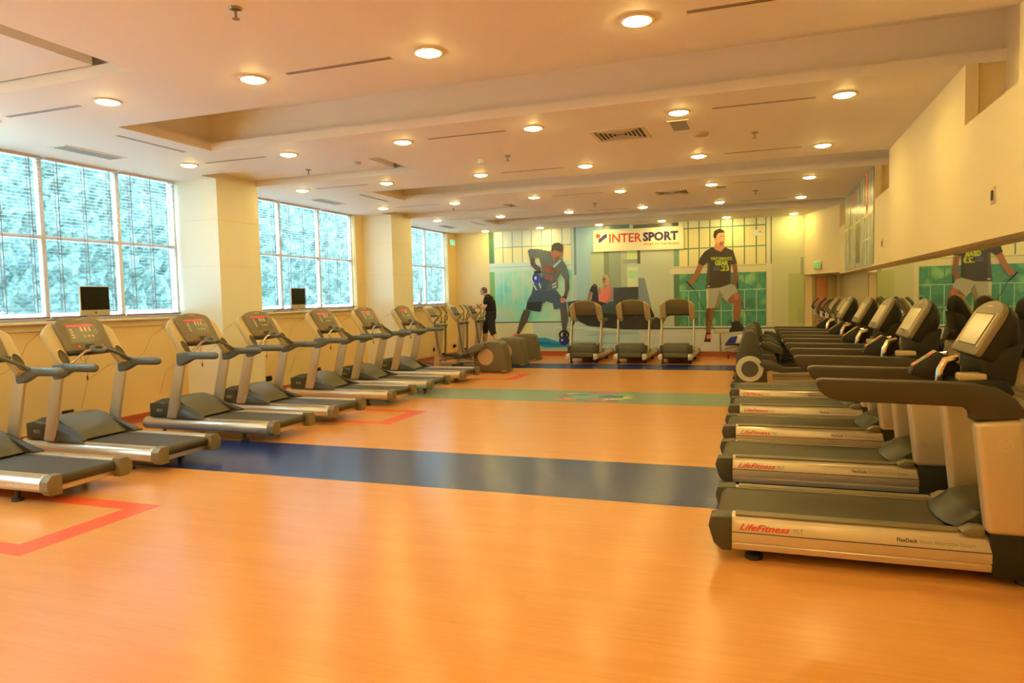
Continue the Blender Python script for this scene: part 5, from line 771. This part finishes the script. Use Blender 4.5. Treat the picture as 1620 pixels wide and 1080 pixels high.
for i, (c, pts) in enumerate(MURAL):
    if isinstance(c, str) and c not in mk: mk[c] = len(mm_); mm_.append(foliage(*FOL[c]))
    if c not in mk:
        mk[c] = len(mm_); mm_.append(mat('print_%03d' % len(mm_), c, .28))
    y = Y0 - .00022 * i
    b.add([(x, y, z) for x, z in pts], [tuple(range(len(pts)))], mk[c])
yt = Y0 - .00022 * len(MURAL) - .001
n0 = len(mm_); mm_ += [mat('sign_red', (.68, .055, .04), .3), mat('sign_navy', (.05, .028, .14), .3), mat('shirt_lime', (.50, .62, .06), .3), mat('shirt_orange', (.42, .13, .07), .3)]
def wt(s, a, e, h, m, bold=0, shear=0):
    a, e = Vector((a[0], yt, a[1])), Vector((e[0], yt, e[1])); d = (e - a)
    b.text(s, h / .72, a, d.normalized(), (0, 0, 1), m, width=d.length, bold=bold, shear=shear)
wt('INTER', *MTXT['inter'], MTXT['interh'], n0, .006); wt('SPORT', *MTXT['sport'], MTXT['sporth'], n0 + 1, .013)
wt('SPORT TO THE PEOPLE', *MTXT['tag'], MTXT['tagh'], n0, .001, .1)
wt('PERFORMANCE', *MTXT['perf'], MTXT['perfh'], n0 + 2, .002); wt('GEAR', *MTXT['gear'], MTXT['gearh'], n0 + 2, .008); wt('.23', *MTXT['n23'], MTXT['nh'], n0 + 2, .006)
wt('PERFORMANCE', *MTXT['l1'], .085, n0 + 3, .002); wt('GEAR', *MTXT['l2'], .10, n0 + 3, .006); wt('23', *MTXT['l3'], .11, n0 + 3, .008)
o = b.build('wall_mural', mm_, flat=True)
tag(o, 'wall-wide printed mural of two men exercising and a seated woman in coral', 'mural')

# ---------------------------------------------------------------- the man on the farthest cross trainer
px_, py_ = -6.42, 16.5
man = thing('person', 'grey haired person in black t-shirt and knee length shorts exercising on a cross trainer', 'person', (px_, py_, 0))
def limb(mb, pts, rr, n=12):
    pts = [(x - px_, y, z) for x, y, z in pts]
    mb.tube(pts, rr, n)
    for p, r in ((pts[0], rr[0]), (pts[-1], rr[-1])): mb.ell(p, (r, r, r), n=12, k=6)
def el(mb, c, r, rot=None): mb.ell((c[0] - px_, c[1], c[2]), r, n=16, k=10, rot=rot)
def remesh(o, vox, it=6):
    m = o.modifiers.new('r', 'REMESH'); m.mode = 'VOXEL'; m.voxel_size = vox; m.use_smooth_shade = True
    s_ = o.modifiers.new('s', 'SMOOTH'); s_.factor = .5; s_.iterations = it
    return o
B = MB(); ry = lambda d: Matrix.Rotation(math.radians(d), 3, 'Y')
el(B, (-6.592, 0, 1.745), (.078, .062, .085), ry(12)); el(B, (-6.622, 0, 1.705), (.052, .048, .062), ry(10))
el(B, (-6.672, 0, 1.722), (.016, .011, .020)); el(B, (-6.660, 0, 1.690), (.013, .020, .008)); el(B, (-6.652, 0, 1.662), (.020, .022, .016)); el(B, (-6.662, 0, 1.760), (.012, .040, .010))
for s in (-1, 1): el(B, (-6.580, s * .064, 1.732), (.016, .009, .024)); el(B, (-6.652, s * .024, 1.742), (.008, .011, .007))
limb(B, [(-6.572, 0, 1.69), (-6.52, 0, 1.62), (-6.47, 0, 1.54)], [.046, .05, .07])
limb(B, [(-6.46, 0, 1.53), (-6.40, 0, 1.40), (-6.39, 0, 1.25), (-6.40, 0, 1.12)], [.10, .115, .105, .11])
for s, sh, elb, wr in ((-1, (-6.455, -.155, 1.545), (-6.475, -.215, 1.345), (-6.745, -.185, 1.325)), (1, (-6.455, .155, 1.545), (-6.50, .215, 1.36), (-6.775, .185, 1.345))):
    limb(B, [(-6.46, s * .04, 1.54), sh, ((sh[0] + elb[0]) / 2, (sh[1] + elb[1]) / 2, (sh[2] + elb[2]) / 2), elb], [.07, .058, .048, .040]); limb(B, [elb, ((elb[0] * .6 + wr[0] * .4), (elb[1] * .6 + wr[1] * .4), (elb[2] * .6 + wr[2] * .4)), wr], [.040, .038, .024])
    x, y, z = wr; el(B, (x - .035, y, z + .004), (.040, .020, .034))
    for k, (dz, L_) in enumerate(((.026, .052), (.010, .060), (-.006, .056), (-.022, .044))):      # fingers curling round the bar
        limb(B, [(x - .062, y, z + dz), (x - .062 - L_ * .45, y + s * .004, z + dz + .004), (x - .062 - L_ * .62, y - s * .022, z + dz + .002), (x - .062 - L_ * .35, y - s * .036, z + dz)], [.0095, .009, .0085, .007], 8)
    limb(B, [(x - .02, y - s * .012, z + .030), (x - .045, y - s * .032, z + .042), (x - .075, y - s * .036, z + .036)], [.011, .010, .008], 8)
legs = ((-1, (-6.41, -.085, 1.08), (-6.315, -.16, .745), (-6.19, -.215, .455)), (1, (-6.42, .085, 1.08), (-6.635, .16, .80), (-6.655, .225, .455)))
for s, hp_, kn, an in legs:
    limb(B, [hp_, ((hp_[0] + kn[0]) / 2, (hp_[1] + kn[1]) / 2, (hp_[2] + kn[2]) / 2), kn], [.085, .075, .054])
    limb(B, [kn, (kn[0] * .62 + an[0] * .38 + .012, kn[1] * .62 + an[1] * .38, kn[2] * .62 + an[2] * .38), an], [.052, .056, .034])
    limb(B, [an, (an[0] - .02, an[1], an[2] - .045), (an[0] - .11, an[1], an[2] - .058)], [.034, .034, .024])
remesh(B.build('body', mat('skin', (.70, .37, .24), .5), man), .0065, 4)
S = MB()
limb(S, [(-6.475, 0, 1.565), (-6.43, 0, 1.44), (-6.41, 0, 1.30), (-6.40, 0, 1.20)], [.102, .145, .140, .134], 16)
for s in (-1, 1): limb(S, [(-6.46, s * .05, 1.55), (-6.455, s * .155, 1.548), (-6.465, s * .20, 1.45)], [.078, .072, .066])
remesh(S.build('t_shirt', mat('black_shirt', (.012, .012, .012), .85), man), .009, 8)
S = MB(); limb(S, [(-6.40, 0, 1.215), (-6.40, 0, 1.08)], [.131, .128], 16)
for s, hp_, kn, an in legs: limb(S, [hp_, ((hp_[0] + kn[0]) / 2, (hp_[1] + kn[1]) / 2, (hp_[2] + kn[2]) / 2), (kn[0], kn[1], kn[2]), (kn[0] * .75 + an[0] * .25, kn[1] * .75 + an[1] * .25, kn[2] * .75 + an[2] * .25)], [.122, .110, .088, .076])
remesh(S.build('shorts', mat('black_shorts', (.012, .013, .018), .8), man), .010, 8)
S = MB(); limb(S, [(-6.50, 0, 1.225), (-6.31, 0, 1.225)], [.06, .06]); 
S = MB(); S.lathe([(.125, -.012), (.134, -.012), (.134, .012), (.125, .012)], (-6.402 - px_, 0, 1.215), 'z', 28); S.build('waistband', mat('navy_band', (.04, .045, .10), .7), man)
S = MB()
for s, hp_, kn, an in legs: limb(S, [(an[0] + .03, an[1], an[2] - .056), (an[0] - .05, an[1], an[2] - .054), (an[0] - .125, an[1], an[2] - .062)], [.036, .038, .026]); limb(S, [an, (an[0] - .01, an[1], an[2] - .04)], [.036, .04])
remesh(S.build('shoes', mat('grey_shoe', (.10, .09, .08), .6), man), .007, 4)
S = MB(); el(S, (-6.572, 0, 1.762), (.084, .068, .078), ry(20)); el(S, (-6.552, 0, 1.725), (.060, .064, .060))
remesh(S.build('hair', mat('grey_hair', (.16, .12, .085), .8, noise=(60, .3)), man), .008, 4)
S = MB(); S.tube([(-6.672 - px_, -.045, 1.742), (-6.676 - px_, 0, 1.744), (-6.672 - px_, .045, 1.742)], .004, 6)
for s in (-1, 1): S.tube([(-6.67 - px_, s * .045, 1.742), (-6.58 - px_, s * .072, 1.745)], .003, 6)
S.build('glasses', M_dark, man)
o = MB().ell((0, 0, 0), (.05, .05, .03)).build('face_towel', mat('white_towel', (0, 0, 0))) if False else None
